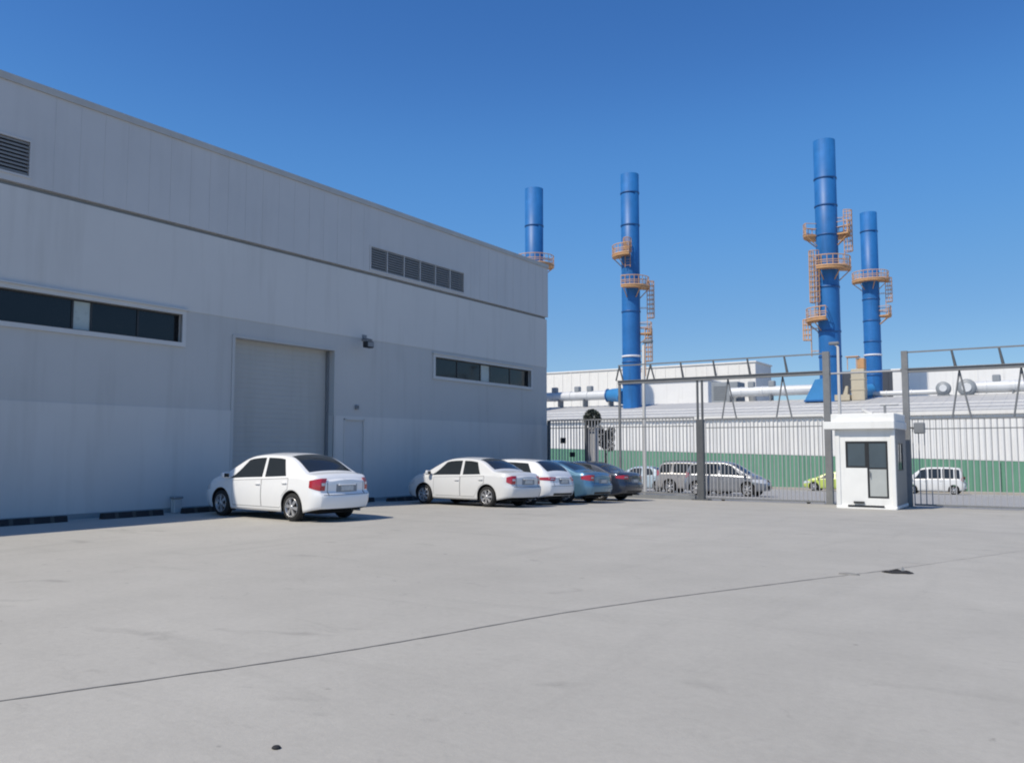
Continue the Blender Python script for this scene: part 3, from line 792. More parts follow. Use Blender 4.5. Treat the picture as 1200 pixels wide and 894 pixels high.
build_car('street_car', 'lime green car partly hidden behind the guard booth', 'car', hatch, 'p_lime', street_car(-14.6, 66.4), radians(180),
          [(.98, 1.86), (1.89, 2.95)], [(.66, 1.80, .86, 1.84), (1.90, 3.05, 1.93, 2.45)], (2.45, 3.22), (.13, .66), (.42, .74, .87, .20), (.5, .54, .72, .3), group='vehicles on the street', roll=radians(1.6), hatch_seam=.84)
build_car('street_van', 'small white van on the street right of the guard booth', 'van', van, 'p_white2', street_car(-7.9, 65.2), radians(180),
          [(1.3, 2.2), (2.23, 3.05)], [(.2, .55, .25, .57), (.62, 1.3, .64, 1.32), (1.38, 2.15, 1.40, 2.17), (2.24, 3.1, 2.26, 2.62)], (2.62, 3.38), (.035, .2), (.1, .85, 1.2, .1), (.3, .7, .92, .3), group='vehicles on the street', roll=radians(1.6))

# ------------------------------------------------------------------ fence and gates on the street side
FY = 32.2
def fence_panel(root, x0, x1, top, pitch=.145, bottom=.12, foot=None):
    """vertical bars between two rails; coordinates in world, root at origin"""
    b = MB()
    n = int((x1-x0)/pitch)
    for i in range(n+1):
        x = x0+(x1-x0)*i/n
        zg = gz(FY)+bottom
        b.box(x-.016, FY-.016, zg, x+.016, FY+.016, top)
    b.build('bar_panel', M['bars'], root)
    b = MB(); b.box(x0-.02, FY-.03, top, x1+.02, FY+.03, top+.06); b.build('top_rail', M['steel'], root)
    b = MB(); b.box(x0-.02, FY-.034, gz(FY)+bottom-.06, x1+.02, FY+.034, gz(FY)+bottom); b.build('bottom_rail', M['steel'], root)
    b = MB(); b.box(x0, FY-.024, top-.32, x1, FY+.024, top-.285); b.build('middle_rail', M['steel'], root)
def post(root, x, z1, w=.05, m='steel_dark', y=FY, z0=None):
    b = MB(); zz = gz(y) if z0 is None else z0
    b.box(x-w, y-w, zz-.05, x+w, y+w, z1); b.box(x-w-.06, y-w-.06, zz, x+w+.06, y+w+.06, zz+.03)
    return b.build('post', M[m], root)
# fixed fence by the warehouse
t = thing('steel_fence', 'grey vertical-bar fence between the warehouse corner and the double gate post', 'fence', (0, 0, 0))
fence_panel(t, -18.9, -12.35, 2.84, bottom=.26)
for x in (-18.98, -17.15): post(t, x, 2.88)
b = MB(); b.box(-19.2, FY-.1, gz(FY)-.2, -12.3, FY+.1, gz(FY)+.17); b.build('plinth', M['lamp_grey'], t)
b = MB(); b.bevbox(-18.35, FY-.09, 1.88, -18.1, FY-.035, 2.12, .01); b.bevbox(-17.9, FY-.09, 1.3, -17.65, FY-.035, 1.5, .01); b.build('lock_box', M['black'], t)
# sliding gate
t = thing('sliding_gate', 'grey vertical-bar sliding gate left of the guard booth', 'gate', (0, 0, 0))
fence_panel(t, -11.85, -7.45, 2.76)
b = MB()
for x in (-11.3, -8.1): b.bar((x, FY, gz(FY)-.0), (x, FY, gz(FY)+.0001), .01)
for x in (-11.2, -8.0):
    wb = MB(); wb.lathe([(.02, -.03), (.07, -.03), (.07, .03), (.02, .03)], (x, FY, gz(FY)+.06), 14, 'y'); wb.build('wheel', M['black'], t)
t = thing('gate_post', 'tall double steel post with a base plate at the left end of the sliding gate', 'post', (-12.1, FY, gz(FY)))
b = MB(); b.box(-.10, -.04, 0, -.03, .04, 4.68); b.build('post', M['steel_dark'], t)
b = MB(); b.box(.09, -.04, 0, .16, .04, 4.68); b.build('post', M['steel_dark'], t)
b = MB(); b.bevbox(-.115, -.11, .03, .175, .11, 3.15, .02); b.build('guide_channel', M['steel_dark'], t)
b = MB(); b.box(-.3, -.22, -.01, .36, .22, .05); b.build('base_plate', M['steel_dark'], t)
# right gate
t = thing('sliding_gate', 'pale vertical-bar gate right of the guard booth, running out of frame', 'gate', (0, 0, 0))
fence_panel(t, -4.45, 5.6, 2.62, pitch=.18)
# overhead truss gantries carrying the gates
def gantry(name, label, x0, x1, zb, zr, ups, hang, posts, z_hang, aends=()):
    t = thing(name, label, 'gantry', (0, 0, 0), group=None)
    b = MB(); b.box(x0, FY-.07, zb-.10, x1, FY+.07, zb+.02); b.box(x0, FY-.11, zb+.022, x1, FY+.11, zb+.05); b.build('beam', M['steel'], t)
    b = MB(); b.box(x0, FY-.025, zr-.05, x1, FY+.025, zr); b.build('upper_rail', M['steel'], t)
    for x in ups:
        b = MB()
        if x in aends:
            b.bar((x-.16, FY, zb+.05), (x, FY, zr-.05), .035, 6); b.bar((x+.16, FY, zb+.05), (x, FY, zr-.05), .035, 6)
        else:
            b.bar((x+.1, FY, zb+.05), (x, FY, zr-.05), .05, 6, .035)
        b.build('upright', M['steel_dark'], t)
    for x in hang:
        b = MB(); b.bar((x, FY+.09, zb-.1), (x-.26, FY+.09, z_hang), .03, 6); b.bar((x, FY+.09, zb-.1), (x+.30, FY+.09, z_hang), .03, 6)
        b.build('hanger', M['steel'], t)
    for x, w, z1 in posts: post(t, x, z1, w, 'steel')
    return t
gantry('gate_gantry', 'grey steel gantry with an overhead rail above the left sliding gate', -15.6, -7.3, 4.42, 5.12,
       [-15.55, -14.15, -12.85, -11.5, -10.15, -8.75], [-10.95, -8.85], [(-15.55, .045, 4.32), (-7.24, .115, 5.16)], 2.82, aends=(-15.55, -14.15))
gantry('gate_gantry', 'grey steel gantry above the right gate, running out of frame', -4.6, 6.2, 4.36, 5.0,
       [-3.15, -1.75, -.3, 1.15, 2.6, 4.1, 5.6], [-2.95, -1.15, 1.9, 4.6], [(-4.62, .10, 5.02), (6.1, .1, 5.0)], 2.68)
t = thing('tie_rail', 'thin pale rail spanning between the two gate gantries above the booth', 'rail', (-5.9, FY, 4.35))
b = MB(); b.bar((-1.22, 0, 0), (1.16, 0, 0), .035, 8); b.build('rail', M['bars'], t)
b = MB(); b.box(-1.28, -.06, -.06, -1.2, .06, .06); b.box(1.14, -.06, -.06, 1.2, .06, .06); b.build('end_bracket', M['steel'], t)
t = thing('flood_light', 'small grey flood light fixed on the post right of the booth', 'light', (-4.35, FY-.15, 2.35))
b = MB(); b.bevbox(-.02, -.18, -.2, .32, .05, .18, .03); b.build('lamp_head', M['lamp_grey'], t)
b = MB(); b.bar((-.2, .1, 0), (0, 0, 0), .03); b.build('bracket', M['steel_dark'], t)

# ------------------------------------------------------------------ guard booth
bx0, bx1, by0, by1 = -6.38, -4.58, 29.35, 31.5
bz = gz(29.3)
t = thing('guard_booth', 'small white guard booth with a flat roof and dark glazed door between the gates', 'booth', ((bx0+bx1)/2, by0, bz))
w = (bx1-bx0)/2; dp = by1-by0; h = 2.80
b = MB()
DX = (-.60, .05, .68)          # window from DX0 to DX1, door from DX1 to DX2 on the front
wz0, wz1 = 1.30, 2.16
# front wall around a window and a taller door; side walls with a window
b.box(-w, 0, .10, DX[0], .07, h-.25); b.box(DX[2], 0, .10, w, .07, h-.25)
b.box(DX[0], 0, .10, DX[1], .07, wz0); b.box(DX[0], 0, wz1, DX[2], .07, h-.25); b.box(DX[1], 0, .10, DX[2], .07, .34)
b.box(-w, .07, .10, -w+.07, dp, h-.25)
b.box(-w+.07, dp-.07, .10, w-.07, dp, h-.25)
b.build('wall', M['booth'], t)
b = MB()
sy0, sy1, sz0, sz1 = .55, 1.5, 1.2, 2.1
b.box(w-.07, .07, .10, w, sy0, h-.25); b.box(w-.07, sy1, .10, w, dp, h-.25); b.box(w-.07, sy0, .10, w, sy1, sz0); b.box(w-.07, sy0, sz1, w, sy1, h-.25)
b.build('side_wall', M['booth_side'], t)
for xa, xb in ((-w-.015, -w+.13), (w-.13, w+.004)):
    b = MB(); b.bevbox(xa, -.03, .10, xb, .05, h-.26, .012); b.build('corner_post', M['booth'], t)
b = MB(); b.bevbox(-w-.02, -.06, 0, w+.02, dp+.03, .10, .012); b.bevbox(-w+.0, -.10, -.02, w, .0, .05, .01)
b.build('base', M['booth'], t)
b = MB(); b.box(-.55, -.104, .055, .55, -.099, .12); b.build('base_slot', M['dark_frame'], t)
b = MB(); b.box(-.38, -.07, .17, -.06, -.003, .23); b.build('sill_vent', M['dark_frame'], t)
rf = MB(); rf.bevbox(-w-.33, -.20, h-.25, w+.03, dp+.1, h, .015); rfo = rf.build('roof', M['booth'], t)
b = MB(); b.bevbox(-w-.14, .03, h+.002, w-.0, dp+.0, h+.25, .015); b.build('roof_box', M['booth'], rfo)
b = MB(); b.box(.55, .3, h+.24, .62, .37, h+.52); b.box(.45, .31, h+.50, 1.0, .36, h+.53); b.build('antenna', M['lamp_grey'], rfo)
b = MB(); b.bar((.1, .8, h+.24), (-.2, .8, h+.42), .1, 10, .03); b.build('roof_vent', M['trim'], rfo)
b = MB()
f_ = .06
for a, c, d, e in ((DX[0], DX[1], wz0, wz1), (DX[1], DX[2], .34, wz1)):
    b.box(a, .015, d, a+f_, .055, e); b.box(c-f_, .015, d, c, .055, e); b.box(a+f_, .015, d, c-f_, .055, d+f_); b.box(a+f_, .015, e-f_, c-f_, .055, e)
b.build('frame', M['dark_frame'], t)
b = MB(); b.box(DX[0]+f_, .03, wz0+f_, DX[1]-f_, .045, wz1-f_); b.build('window_pane', M['booth_glass'], t)
b = MB(); b.box(DX[1]+f_, .028, .34+f_, DX[2]-f_, .042, wz0-.03); dl = b.build('door', M['booth_low'], t)
b = MB(); b.box(DX[1]+f_, .03, wz0+.015, DX[2]-f_, .045, wz1-f_); b.build('door_pane', M['booth_glass'], dl)
b = MB(); b.box(DX[1]+f_, .02, wz0-.03, DX[2]-f_, .05, wz0+.015); b.build('door_rail', M['dark_frame'], dl)
b = MB(); b.bar((DX[1]+.09, -.02, 1.0), (DX[1]+.09, -.02, 1.2), .014); b.bar((DX[1]+.09, -.02, 1.1), (DX[1]+.09, .03, 1.1), .012); b.build('handle', M['lamp_grey'], dl)
b = MB()
for y_ in (sy0, (sy0+sy1)/2-.02, sy1-.04): b.box(w-.05, y_, sz0, w-.015, y_+.04, sz1)
b.box(w-.05, sy0, sz0, w-.016, sy1, sz0+.04); b.box(w-.05, sy0, sz1-.04, w-.016, sy1, sz1); b.build('side_frame', M['dark_frame'], t)
b = MB(); b.box(w-.04, sy0+.04, sz0+.04, w-.03, sy1-.04, sz1-.04); b.build('side_pane', M['booth_glass'], t)

# pillar, topiary ball, street lamps, small tree
t = thing('gate_pillar', 'grey rendered pillar behind the parked cars, below the dark ball', 'pillar', (-17.02, 32.55, gz(32.5)))
b = MB(); b.bevbox(-.20, -.2, -.05, .20, .2, 2.82, .02); b.build('shaft', M['pillar'], t)
b = MB(); b.bevbox(-.235, -.235, 2.82, .235, .235, 2.90, .015); b.build('cap', M['pillar'], t)
def leaf_cloud(b, c, rad, n, size, mi=(0,), hollow=.55):
    for _ in range(n):
        while True:
            p = [random.uniform(-1, 1) for _ in range(3)]; q = sqrt(sum(v*v for v in p))
            if hollow < q <= 1: break
        P = [c[i]+p[i]*rad[i] for i in range(3)]
        a = vnorm([random.gauss(0, 1) for _ in range(3)]); u = vnorm(vcross(a, (.3, .5, .8))); v = vcross(a, u)
        s1 = size*random.uniform(.6, 1.3); s2 = s1*.5
        b.add([[P[i]-u[i]*s1 for i in range(3)], [P[i]+v[i]*s2 for i in range(3)], [P[i]+u[i]*s1 for i in range(3)], [P[i]-v[i]*s2 for i in range(3)]], [(0, 1, 2, 3)], random.choice(mi))
t = thing('topiary_ball', 'dark clipped round bush on top of the grey pillar', 'plant', (-17.02, 32.55, 2.55))
b = MB(); leaf_cloud(b, (.0, 0, .40), (.38, .38, .38), 1500, .055, (0, 0, 1), .7); b.build('foliage', [M['leaf'], M['leaf2']], t, recalc=False)
b = MB(); b.lathe([(.05, -.02), (.16, 0), (.20, .12), (.16, .12)], (0, 0, 0), 16); b.build('pot', M['gap'], t)
t = thing('small_tree', 'ragged dark little tree just right of the grey pillar', 'tree', (-16.95, 33.6, gz(33.6)))
b = MB(); b.tube([(0, 0, 0), (.03, .02, 1.1), (-.02, 0, 2.0), (.05, .03, 2.8)], [.07, .06, .045, .025], 8)
tips = []
for k in range(9):
    a = k*2.4; z0 = 1.75+.10*k; q = (.30*cos(a)*random.uniform(.5, 1.1), .32*sin(a), z0+random.uniform(.25, .5)); tips.append(q)
    b.tube([(0.02, 0.01, z0), (q[0]*.5, q[1]*.5, z0+.15), q], [.025, .018, .008], 6)
b.build('trunk', M['bark'], t)
b = MB()
for q in tips: leaf_cloud(b, q, (.19, .19, .22), 300, .04, (0, 0, 1), .1)
b.build('crown', [M['leaf_dark'], M['leaf']], t, recalc=False)
def street_lamp(label, x, y, ztop, dx):
    t = thing('street_lamp', label, 'street lamp', (x, y, gz(y)), group='street lamps behind the gates')
    hh = ztop-gz(y)
    b = MB(); b.tube([(0, 0, 0), (0, 0, .3), (0, 0, hh*.6), (0, 0, hh-.15), (dx*.3, 0, hh)], [.095, .085, .075, .06, .045], 12); b.build('pole', M['trim'], t)
    b = MB(); b.bevbox(dx*.3-.22, -.1, hh-.05, dx*.3+.25, .1, hh+.09, .03); b.build('lamp_head', M['lamp_grey'], t)
    b = MB(); b.bevbox(-.16, -.16, -.02, .16, .16, .06, .02); b.build('base_plate', M['lamp_grey'], t)
    return t
street_lamp('tall pale street lamp pole behind the fence, right of the grey pillar', -16.25, 36.2, 6.55, .7)
street_lamp('tall street lamp pole rising behind the guard booth', -8.9, 42.0, 6.6, -.6)

# ------------------------------------------------------------------ factory across the street
FB = 72.2
fx0, fx1 = -95, 70
fz = gz(FB)
def eave(x): return 4.45
fac = thing('factory_building', 'long white factory with a green band and grey sloping roof across the street', 'building', (0, FB, 0))
def corr(x0, x1, z0f, z1f, y, pitch, depth):
    b = MB(); top = []; bot = []
    n = int((x1-x0)/pitch)
    for i in range(n):
        for f, d in ((0, 0), (.38, 0), (.5, depth), (.88, depth)):
            x = x0+(i+f)*pitch
            top.append((x, y-d, z1f(x))); bot.append((x, y-d, z0f(x)))
    b.grid([bot, top], 0, False); return b
def green_top(x): return .70-.0245*x   # the band steps with the falling street
o = corr(fx0, fx1, lambda x: green_top(x) if x > -60 else 2.2, lambda x: 4.30, 0, .42, .05).build('white_cladding', M['f_white'], fac)
o = corr(fx0, fx1, lambda x: fz-.2, lambda x: (green_top(x) if x > -60 else 2.2)-.02, -.06, .42, .04).build('green_band', M['f_green'], fac)
b = MB(); b.box(fx0, -.25, 4.25, fx1, .1, 4.52); b.build('gutter', M['f_upper'], fac)
b = MB(); rows = []
nx = int((fx1-fx0)/.9)
for (yy, zz) in ((.1, 4.42), (5, 5.05), (14.5, 6.55), (14.6, 6.57), (60, 6.6)):
    r = []
    for i in range(nx): 
        x = fx0+i*.9
        r += [(x, yy, zz), (x+.78, yy, zz), (x+.80, yy, zz+.02), (x+.88, yy, zz+.02)]
    rows.append(r)
b.grid(rows, 0, False); b.build('roof', M['f_roof'], fac)
b = MB(); b.box(fx0, .1, fz-.3, fx0+.3, 60, 4.4); b.box(fx1-.3, .1, fz-.3, fx1, 60, 4.4); b.box(fx0, 59.7, fz-.3, fx1, 60, 6.5); b.build('end_walls', M['f_white'], fac)
b = MB()
for i in range(4): 
    zz = 4.7+i*.42; yy = .1+(zz-4.42)*7.3
    b.box(-60, yy, zz+.03, fx1-1, yy+.08, zz+.09)
b.build('purlin_lap', M['f_white'], fac)
b = MB()
for x in (-10.6, -4.3, 2.5, 9): b.box(x-.12, -.2, fz, x+.12, -.115, green_top(x)-.05)
b.build('downpipe', M['bluepaint'] if False else M['f_green'], fac)

# camera-independent solver used while laying out: points were measured as (x, y, z) offline
def block(name, label, cat, x0, x1, y0, y1, z0, z1, m, cap=.0, capm=None, ribs=0):
    t = thing(name, label, cat, ((x0+x1)/2, y0, z0))
    w = (x1-x0)/2
    b = MB(); b.bevbox(-w, 0, 0, w, y1-y0, z1-z0, .04)
    for i in range(ribs): xx = -w+2*w*(i+.5)/ribs; b.box(xx-.05, -.05, .02, xx+.05, .0, z1-z0-.1)
    b.build('wall', M[m], t)
    b = MB(); b.bevbox(-w-.15, -.15, z1-z0+.002, w+.15, y1-y0+.15, z1-z0+.002+max(.15, cap), .04); b.build('roof', M[capm or m], t)
    return t
RZ = 6.57
block('upper_building', 'white upper hall far back on the factory roof, left of the tall stacks', 'building', -78, -33.6, 110, 117, RZ, 12.95, 'f_upper', .2, ribs=30)
block('roof_building', 'bright white low block on the factory roof beside the left stack', 'building', -45.3, -36.4, 100, 106, RZ-.1, 10.0, 'f_white')
t = block('roof_building', 'dark slate block behind the two right stacks', 'building', -27.0, -18.6, 120, 128, RZ, 11.9, 'f_dark', .1, ribs=6)
block('roof_building', 'long white hall on the right of the factory roof', 'building', -15.6, 40, 100, 116, RZ, 10.15, 'f_white', .2, ribs=24)
# grey ventilation unit
t = thing('roof_unit', 'grey box ventilation unit on the factory roof right of the white block', 'machine', (-30.25, 88, RZ-.15))
b = MB(); b.bevbox(-1.45, 0, .15, 1.45, 2.4, 2.35, .05); b.build('casing', M['unit'], t)
b = MB()
for k in range(7): b.box(-1.2, -.05, .5+k*.22, .2, -.002, .6+k*.22)
b.build('louvre', M['lamp_grey'], t)
b = MB()
for x in (-1.2, 1.2):
    for y in (.3, 2.1): b.box(x-.08, y-.08, -.3, x+.08, y+.08, .15)
b.build('frame_leg', M['steel_dark'], t)
b = MB(); b.tube([(1.3, 1.2, 1.2), (2.2, 1.2, 1.2), (2.6, 1.2, .9), (2.7, 1.2, 0)], .42, 14); b.build('duct', M['unit'], t)

# pale ducts along the roof
def duct(label, pts, r, lumps=()):
    t = thing('roof_duct', label, 'duct', pts[0])
    P = [tuple(p[k]-pts[0][k] for k in range(3)) for p in pts]
    b = MB(); b.tube(P, r, 20); b.build('pipe', M['duct'], t)
    L_ = sqrt(sum((P[-1][k]-P[0][k])**2 for k in range(3))); n = max(2, int(L_/3.2))
    for i in range(n+1):
        f = i/n; x, y, z = P[0][0]+(P[-1][0]-P[0][0])*f, P[0][1]+(P[-1][1]-P[0][1])*f, P[0][2]+(P[-1][2]-P[0][2])*f
        b = MB(); b.box(x-.06, y-r-.05, -1.2+z, x+.06, y+r+.05, z-r*.75)
        b.build('support', M['lamp_grey'], t)
    b = MB()
    for i in range(int(L_/2.2)):
        x = P[0][0]+1.1+i*2.2; b.lathe([(r+.005, 0), (r+.05, 0), (r+.05, .09), (r+.005, .09)], (0, 0, 0), 20, 'y', cap=False) if False else None
        b.bar((x, 0, 0), (x+.1, 0, 0), r+.045, 20)
    if b.v: b.build('flange', M['duct'], t)
    for x in lumps:
        b = MB(); b.bevbox(x-.35, -.3, r-.1, x+.3, .3, r+.55, .08); b.build('damper', M['unit'], t)
    return t
duct('pale horizontal duct running to the blue elbow of the left stack', [(-62, 86, 7.75), (-42.6, 86, 7.72)], .52, (12.2, 15.2, 16.8))
duct('pale horizontal duct running to the blue hopper of the tallest stack', [(-29.2, 87, 7.55), (-20.8, 87, 7.55)], .5, (2.2, 4.3))
duct('thin pale pipe low on the roof right of the beige tower', [(-15.4, 87.5, 6.95), (-9.7, 87.5, 6.95)], .24)
duct('thick pale duct on the roof at the right edge of the photo', [(-7.0, 87, 7.2), (25, 87, 7.2)], .52, (2.0, 9))
for x, l, r in ((-9.25, 'smaller round grey fan casing on the roof, left of the thick duct', .62), (-7.35, 'round grey fan casing at the left end of the thick roof duct', .78)):
    t = thing('roof_fan', l, 'machine', (x, 86.6, 7.05))
    b = MB(); b.lathe([(r*.5, -.32), (r, -.3), (r, .3), (r*.5, .32)], (0, 0, .12), 26, 'y'); b.build('casing', M['unit'], t)
    b = MB(); b.lathe([(r*.45, -.40), (r*.52, -.40), (r*.52, -.31), (r*.45, -.31)], (0, 0, .12), 20, 'y'); b.build('inlet', M['duct'], t)
    b = MB(); b.box(-.5, -.3, -.95, .5, .3, -.4); b.build('base', M['lamp_grey'], t)
# blue elbows at the foot of the stacks
t = thing('stack_elbow', 'light blue duct elbow at the foot of the left stack', 'duct', (-41.9, 84.6, 6.5))
b = MB(); b.tube([(-1.0, 1.2, 1.15), (-.2, 1.0, 1.15), (.8, .6, 1.1), (1.6, 0, .8)], [.62, .72, .8, .82], 18); b.build('elbow', M['bluepaint'], t)
b = MB(); b.bar((-1.05, 1.2, 1.15), (-.92, 1.2, 1.15), .75, 20); b.build('flange', M['stack_ring'], t)
t = thing('stack_elbow', 'light blue sloping hopper at the foot of the tallest stack', 'duct', (-20.4, 84.0, 6.25))
b = MB(); b.add([(-.45, -.6, 0), (1.6, -.6, 0), (1.6, 1.2, 0), (-.45, 1.2, 0), (.55, -.5, 2.0), (1.5, -.5, 2.1), (1.5, 1.1, 2.1), (.55, 1.1, 2.0)],
      [(0, 1, 5, 4), (1, 2, 6, 5), (2, 3, 7, 6), (3, 0, 4, 7), (4, 5, 6, 7), (3, 2, 1, 0)]); b.build('hopper', M['bluepaint'], t)
b = MB(); b.box(-.5, -.65, -.1, 1.65, 1.25, .06); b.build('flange', M['stack_ring'], t)
t = thing('stack_elbow', 'short light blue duct at the foot of the right stack behind the beige tower', 'duct', (-20.3, 110.8, 7.2))
b = MB(); b.tube([(-1.3, -.3, .2), (-1.0, -.2, 1.0), (-.5, .4, 1.6), (.4, 1.3, 1.8)], [.8, .8, .75, .7], 16); b.build('elbow', M['bluepaint'], t)
b = MB(); b.bar((-1.3, -.3, .1), (-1.3, -.3, .25), .95, 20); b.build('flange', M['stack_ring'], t)
# beige filter tower with a rusty head
t = thing('filter_tower', 'beige square tower with a rusty top between the two right stacks', 'tower', (-16.2, 84.5, RZ-.35))
b = MB(); b.bevbox(-.62, 0, 0, .58, 1.2, 2.95, .04); b.box(-.66, -.04, .95, .62, 1.24, 1.05); b.box(-.66, -.04, 1.95, .62, 1.24, 2.05); b.build('casing', M['beige'], t)
b = MB(); b.bevbox(-.05, .1, 2.95, .6, 1.1, 3.95, .05); b.build('head', M['rust'], t)
b = MB(); b.box(-1.05, -.1, 4.1, .1, 1.1, 4.17); b.bar((-.9, .1, 2.9), (-.9, .1, 4.1), .04, 6); b.bar((-.1, .1, 2.9), (-.1, .1, 4.1), .04, 6); b.build('platform', M['ladder'], t)
b = MB(); b.box(-2.1, -.4, 0, -.7, .6, .55); b.add([(-1.3, -.3, .55), (-.9, -.3, .55), (-.85, -.3, 1.35), (-1.05, -.3, 1.35), (-1.3, .3, .55), (-.9, .3, .55), (-.85, .3, 1.35), (-1.05, .3, 1.35)], [(0, 1, 2, 3), (7, 6, 5, 4), (0, 3, 7, 4), (1, 5, 6, 2), (3, 2, 6, 7)]); b.build('feeder', M['beige'], t)

# blue stacks with platforms, railings and caged ladders
def stack(label, X, Y, r, z0, z1, rings, platforms, ladders, bands=(), r_top=None, taper=0.):
    """angles: 0 faces the yard (towards -Y along the line of sight), +90 to the right"""
    t = thing('chimney_stack', label, 'chimney', (X, Y, z0), group=None)
    vx, vy = -X, -Y; l = sqrt(vx*vx+vy*vy); vx /= l; vy /= l          # towards the yard
    rx, ry = -vy, vx                                                    # right as seen from the yard
    def D(a): a = radians(a); return (vx*cos(a)+rx*sin(a), vy*cos(a)+ry*sin(a))
    H = z1-z0
    b = MB(); b.lathe([(r+taper, 0), (r+taper*.4, H*.35), (r, H*.6), (r, H), (r-.05, H), (r-.05, H-1.2), (.01, H-1.2)], n=48, cap=False); b.build('shaft', M['stack'], t)
    for z in rings:
        b = MB(); zz = z-z0; b.lathe([(r+.005, -.08), (r+.055, -.08), (r+.055, .08), (r+.005, .08)], (0, 0, zz), 48, cap=False); b.build('ring', M['stack_ring'], t)
    for z in bands:
        b = MB(); zz = z-z0; b.lathe([(r+.005, -.10), (r+.07, -.10), (r+.07, .10), (r+.005, .10)], (0, 0, zz), 48, cap=False); b.build('ring', M['white_band'], t)
    for z, a0, a1, wd_, rail in platforms:
        zz = z-z0; n = max(4, int((a1-a0)/7)); b = MB()
        ri, ro = r+.04, r+wd_
        rows = []
        for k in range(n+1):
            c, s_ = D(a0+(a1-a0)*k/n); rows.append([(ri*c, ri*s_, zz), (ro*c, ro*s_, zz), (ro*c, ro*s_, zz-.16), (ri*c, ri*s_, zz-.12)])
        b.grid(rows, 0, False, True); b.add(rows[0], [(0, 1, 2, 3)]); b.add(rows[-1], [(3, 2, 1, 0)])
        for k in range(1, n+1, 8):
            c, s_ = D(a0+(a1-a0)*k/n); b.bar((r*c, r*s_, zz-1.1), ((ro-.1)*c, (ro-.1)*s_, zz-.15), .05, 6)
        pf = b.build('platform', M['rust'], t)
        b = MB(); top = []; mid = []; lo = []
        for k in range(n+1):
            c, s_ = D(a0+(a1-a0)*k/n); q = ro-.04
            top.append((q*c, q*s_, zz+1.1)); mid.append((q*c, q*s_, zz+.6)); lo.append((q*c, q*s_, zz+.1))
            if k % 2 == 0 or k == n: b.bar((q*c, q*s_, zz), (q*c, q*s_, zz+1.1), .035, 6)
        for e in (0, n):
            c, s_ = D(a0+(a1-a0)*e/n)
            for hh in (1.1, .6): b.bar((ri*c, ri*s_, zz+hh), ((ro-.04)*c, (ro-.04)*s_, zz+hh), .035, 6)
        b.tube(top, .05, 6); b.tube(mid, .04, 6); b.tube([(q_[0], q_[1], q_[2]+.3) for q_ in lo], .035, 4); b.tube(lo, .09, 4)
        b.build('railing', M['ladder'], pf)
        if rail == 3:      # sheeted side of the railing
            b = MB(); rows = []
            for k in range(n+1):
                c, s_ = D(a0+(a1-a0)*k/n); q = ro-.0
                rows.append([(q*c, q*s_, zz+.1), (q*c, q*s_, zz+1.05), ((q-.03)*c, (q-.03)*s_, zz+1.05), ((q-.03)*c, (q-.03)*s_, zz+.1)])
            b.grid(rows, 0, False, True); b.build('kick_sheet', M['ladder'], pf)
    for za, zb, a, off, mt in ladders:
        c, s_ = D(a); px, py = -s_, c; q = r+off; b = MB()
        for sd in (-.28, .28): b.bar((q*c+px*sd, q*s_+py*sd, za-z0), (q*c+px*sd, q*s_+py*sd, zb-z0), .04, 6)
        zz = za-z0+.2
        while zz < zb-z0: b.bar((q*c-px*.28, q*s_-py*.28, zz), (q*c+px*.28, q*s_+py*.28, zz), .022, 4); zz += .32
        ld = b.build('ladder', M[mt], t)
        b = MB(); zz = za-z0+1.6; hoops = []
        while zz < zb-z0+.6:
            ring = []
            for k in range(9):
                th = pi*k/8; o_ = .42*cos(th); d_ = .75*sin(th)
                ring.append(((q+d_)*c+px*o_, (q+d_)*s_+py*o_, zz))
            b.tube(ring, .04, 4); hoops.append(ring); zz += .5
        if len(hoops) > 1:
            for k in range(9): b.bar(hoops[0][k], hoops[-1][k], .035, 4)
        b.build('cage', M[mt], ld)
        b = MB(); zz = za-z0+.5
        while zz < zb-z0:
            for sd in (-.28, .28): b.bar((r*.98*c+px*sd, r*.98*s_+py*sd, zz), (q*c+px*sd, q*s_+py*sd, zz), .03, 4)
            zz += 2.2
        b.build('ladder_bracket', M[mt], ld)
    return t
stack('tall blue stack left of centre with rusty platforms on its left and right', -39.1, 84, .99, 6.0, 31.7, [29.6, 26.0, 16.5, 11.0, 8.6],
      [(22.65, -115, -5, 1.0, 2), (19.1, -32, 112, 1.0, 2), (14.15, 68, 118, 1.25, 0)],
      [(21.2, 24.0, -14, .25, 'rust'), (14.2, 19.3, 90, .75, 'ladder'), (9.5, 14.2, 86, .5, 'ladder')], bands=(11.62,))
stack('tallest-looking blue stack right of centre with three rusty platforms', -18.72, 85, 1.02, 5.9, 31.7, [27.9, 25.2, 22.3, 17.2, 12.9, 10.5],
      [(22.35, 62, 298, 1.15, 2), (18.95, -30, 108, 1.1, 2), (14.05, -112, -8, 1.1, 2)],
      [(19.0, 24.2, 88, .55, 'ladder'), (14.1, 20.2, -55, .22, 'rust'), (10.6, 14.1, -92, .65, 'ladder')])
stack('blue stack rising behind the warehouse roof corner', -50.8, 83, 1.05, 5.8, 31.8, [27.4, 20.5, 14.5],
      [(22.7, -70, 125, 1.25, 2)], [(14, 22.9, 200, .3, 'ladder')])
stack('shorter-looking blue stack at far right with one wide rusty platform', -19.8, 113, 1.0, 6.4, 31.3, [28.9, 20.3, 17.6, 15.0, 10.8],
      [(22.6, -108, 108, 1.15, 2), (18.2, 58, 122, 1.3, 2)], [(18.3, 22.6, 90, .7, 'ladder')], bands=(13.3,))

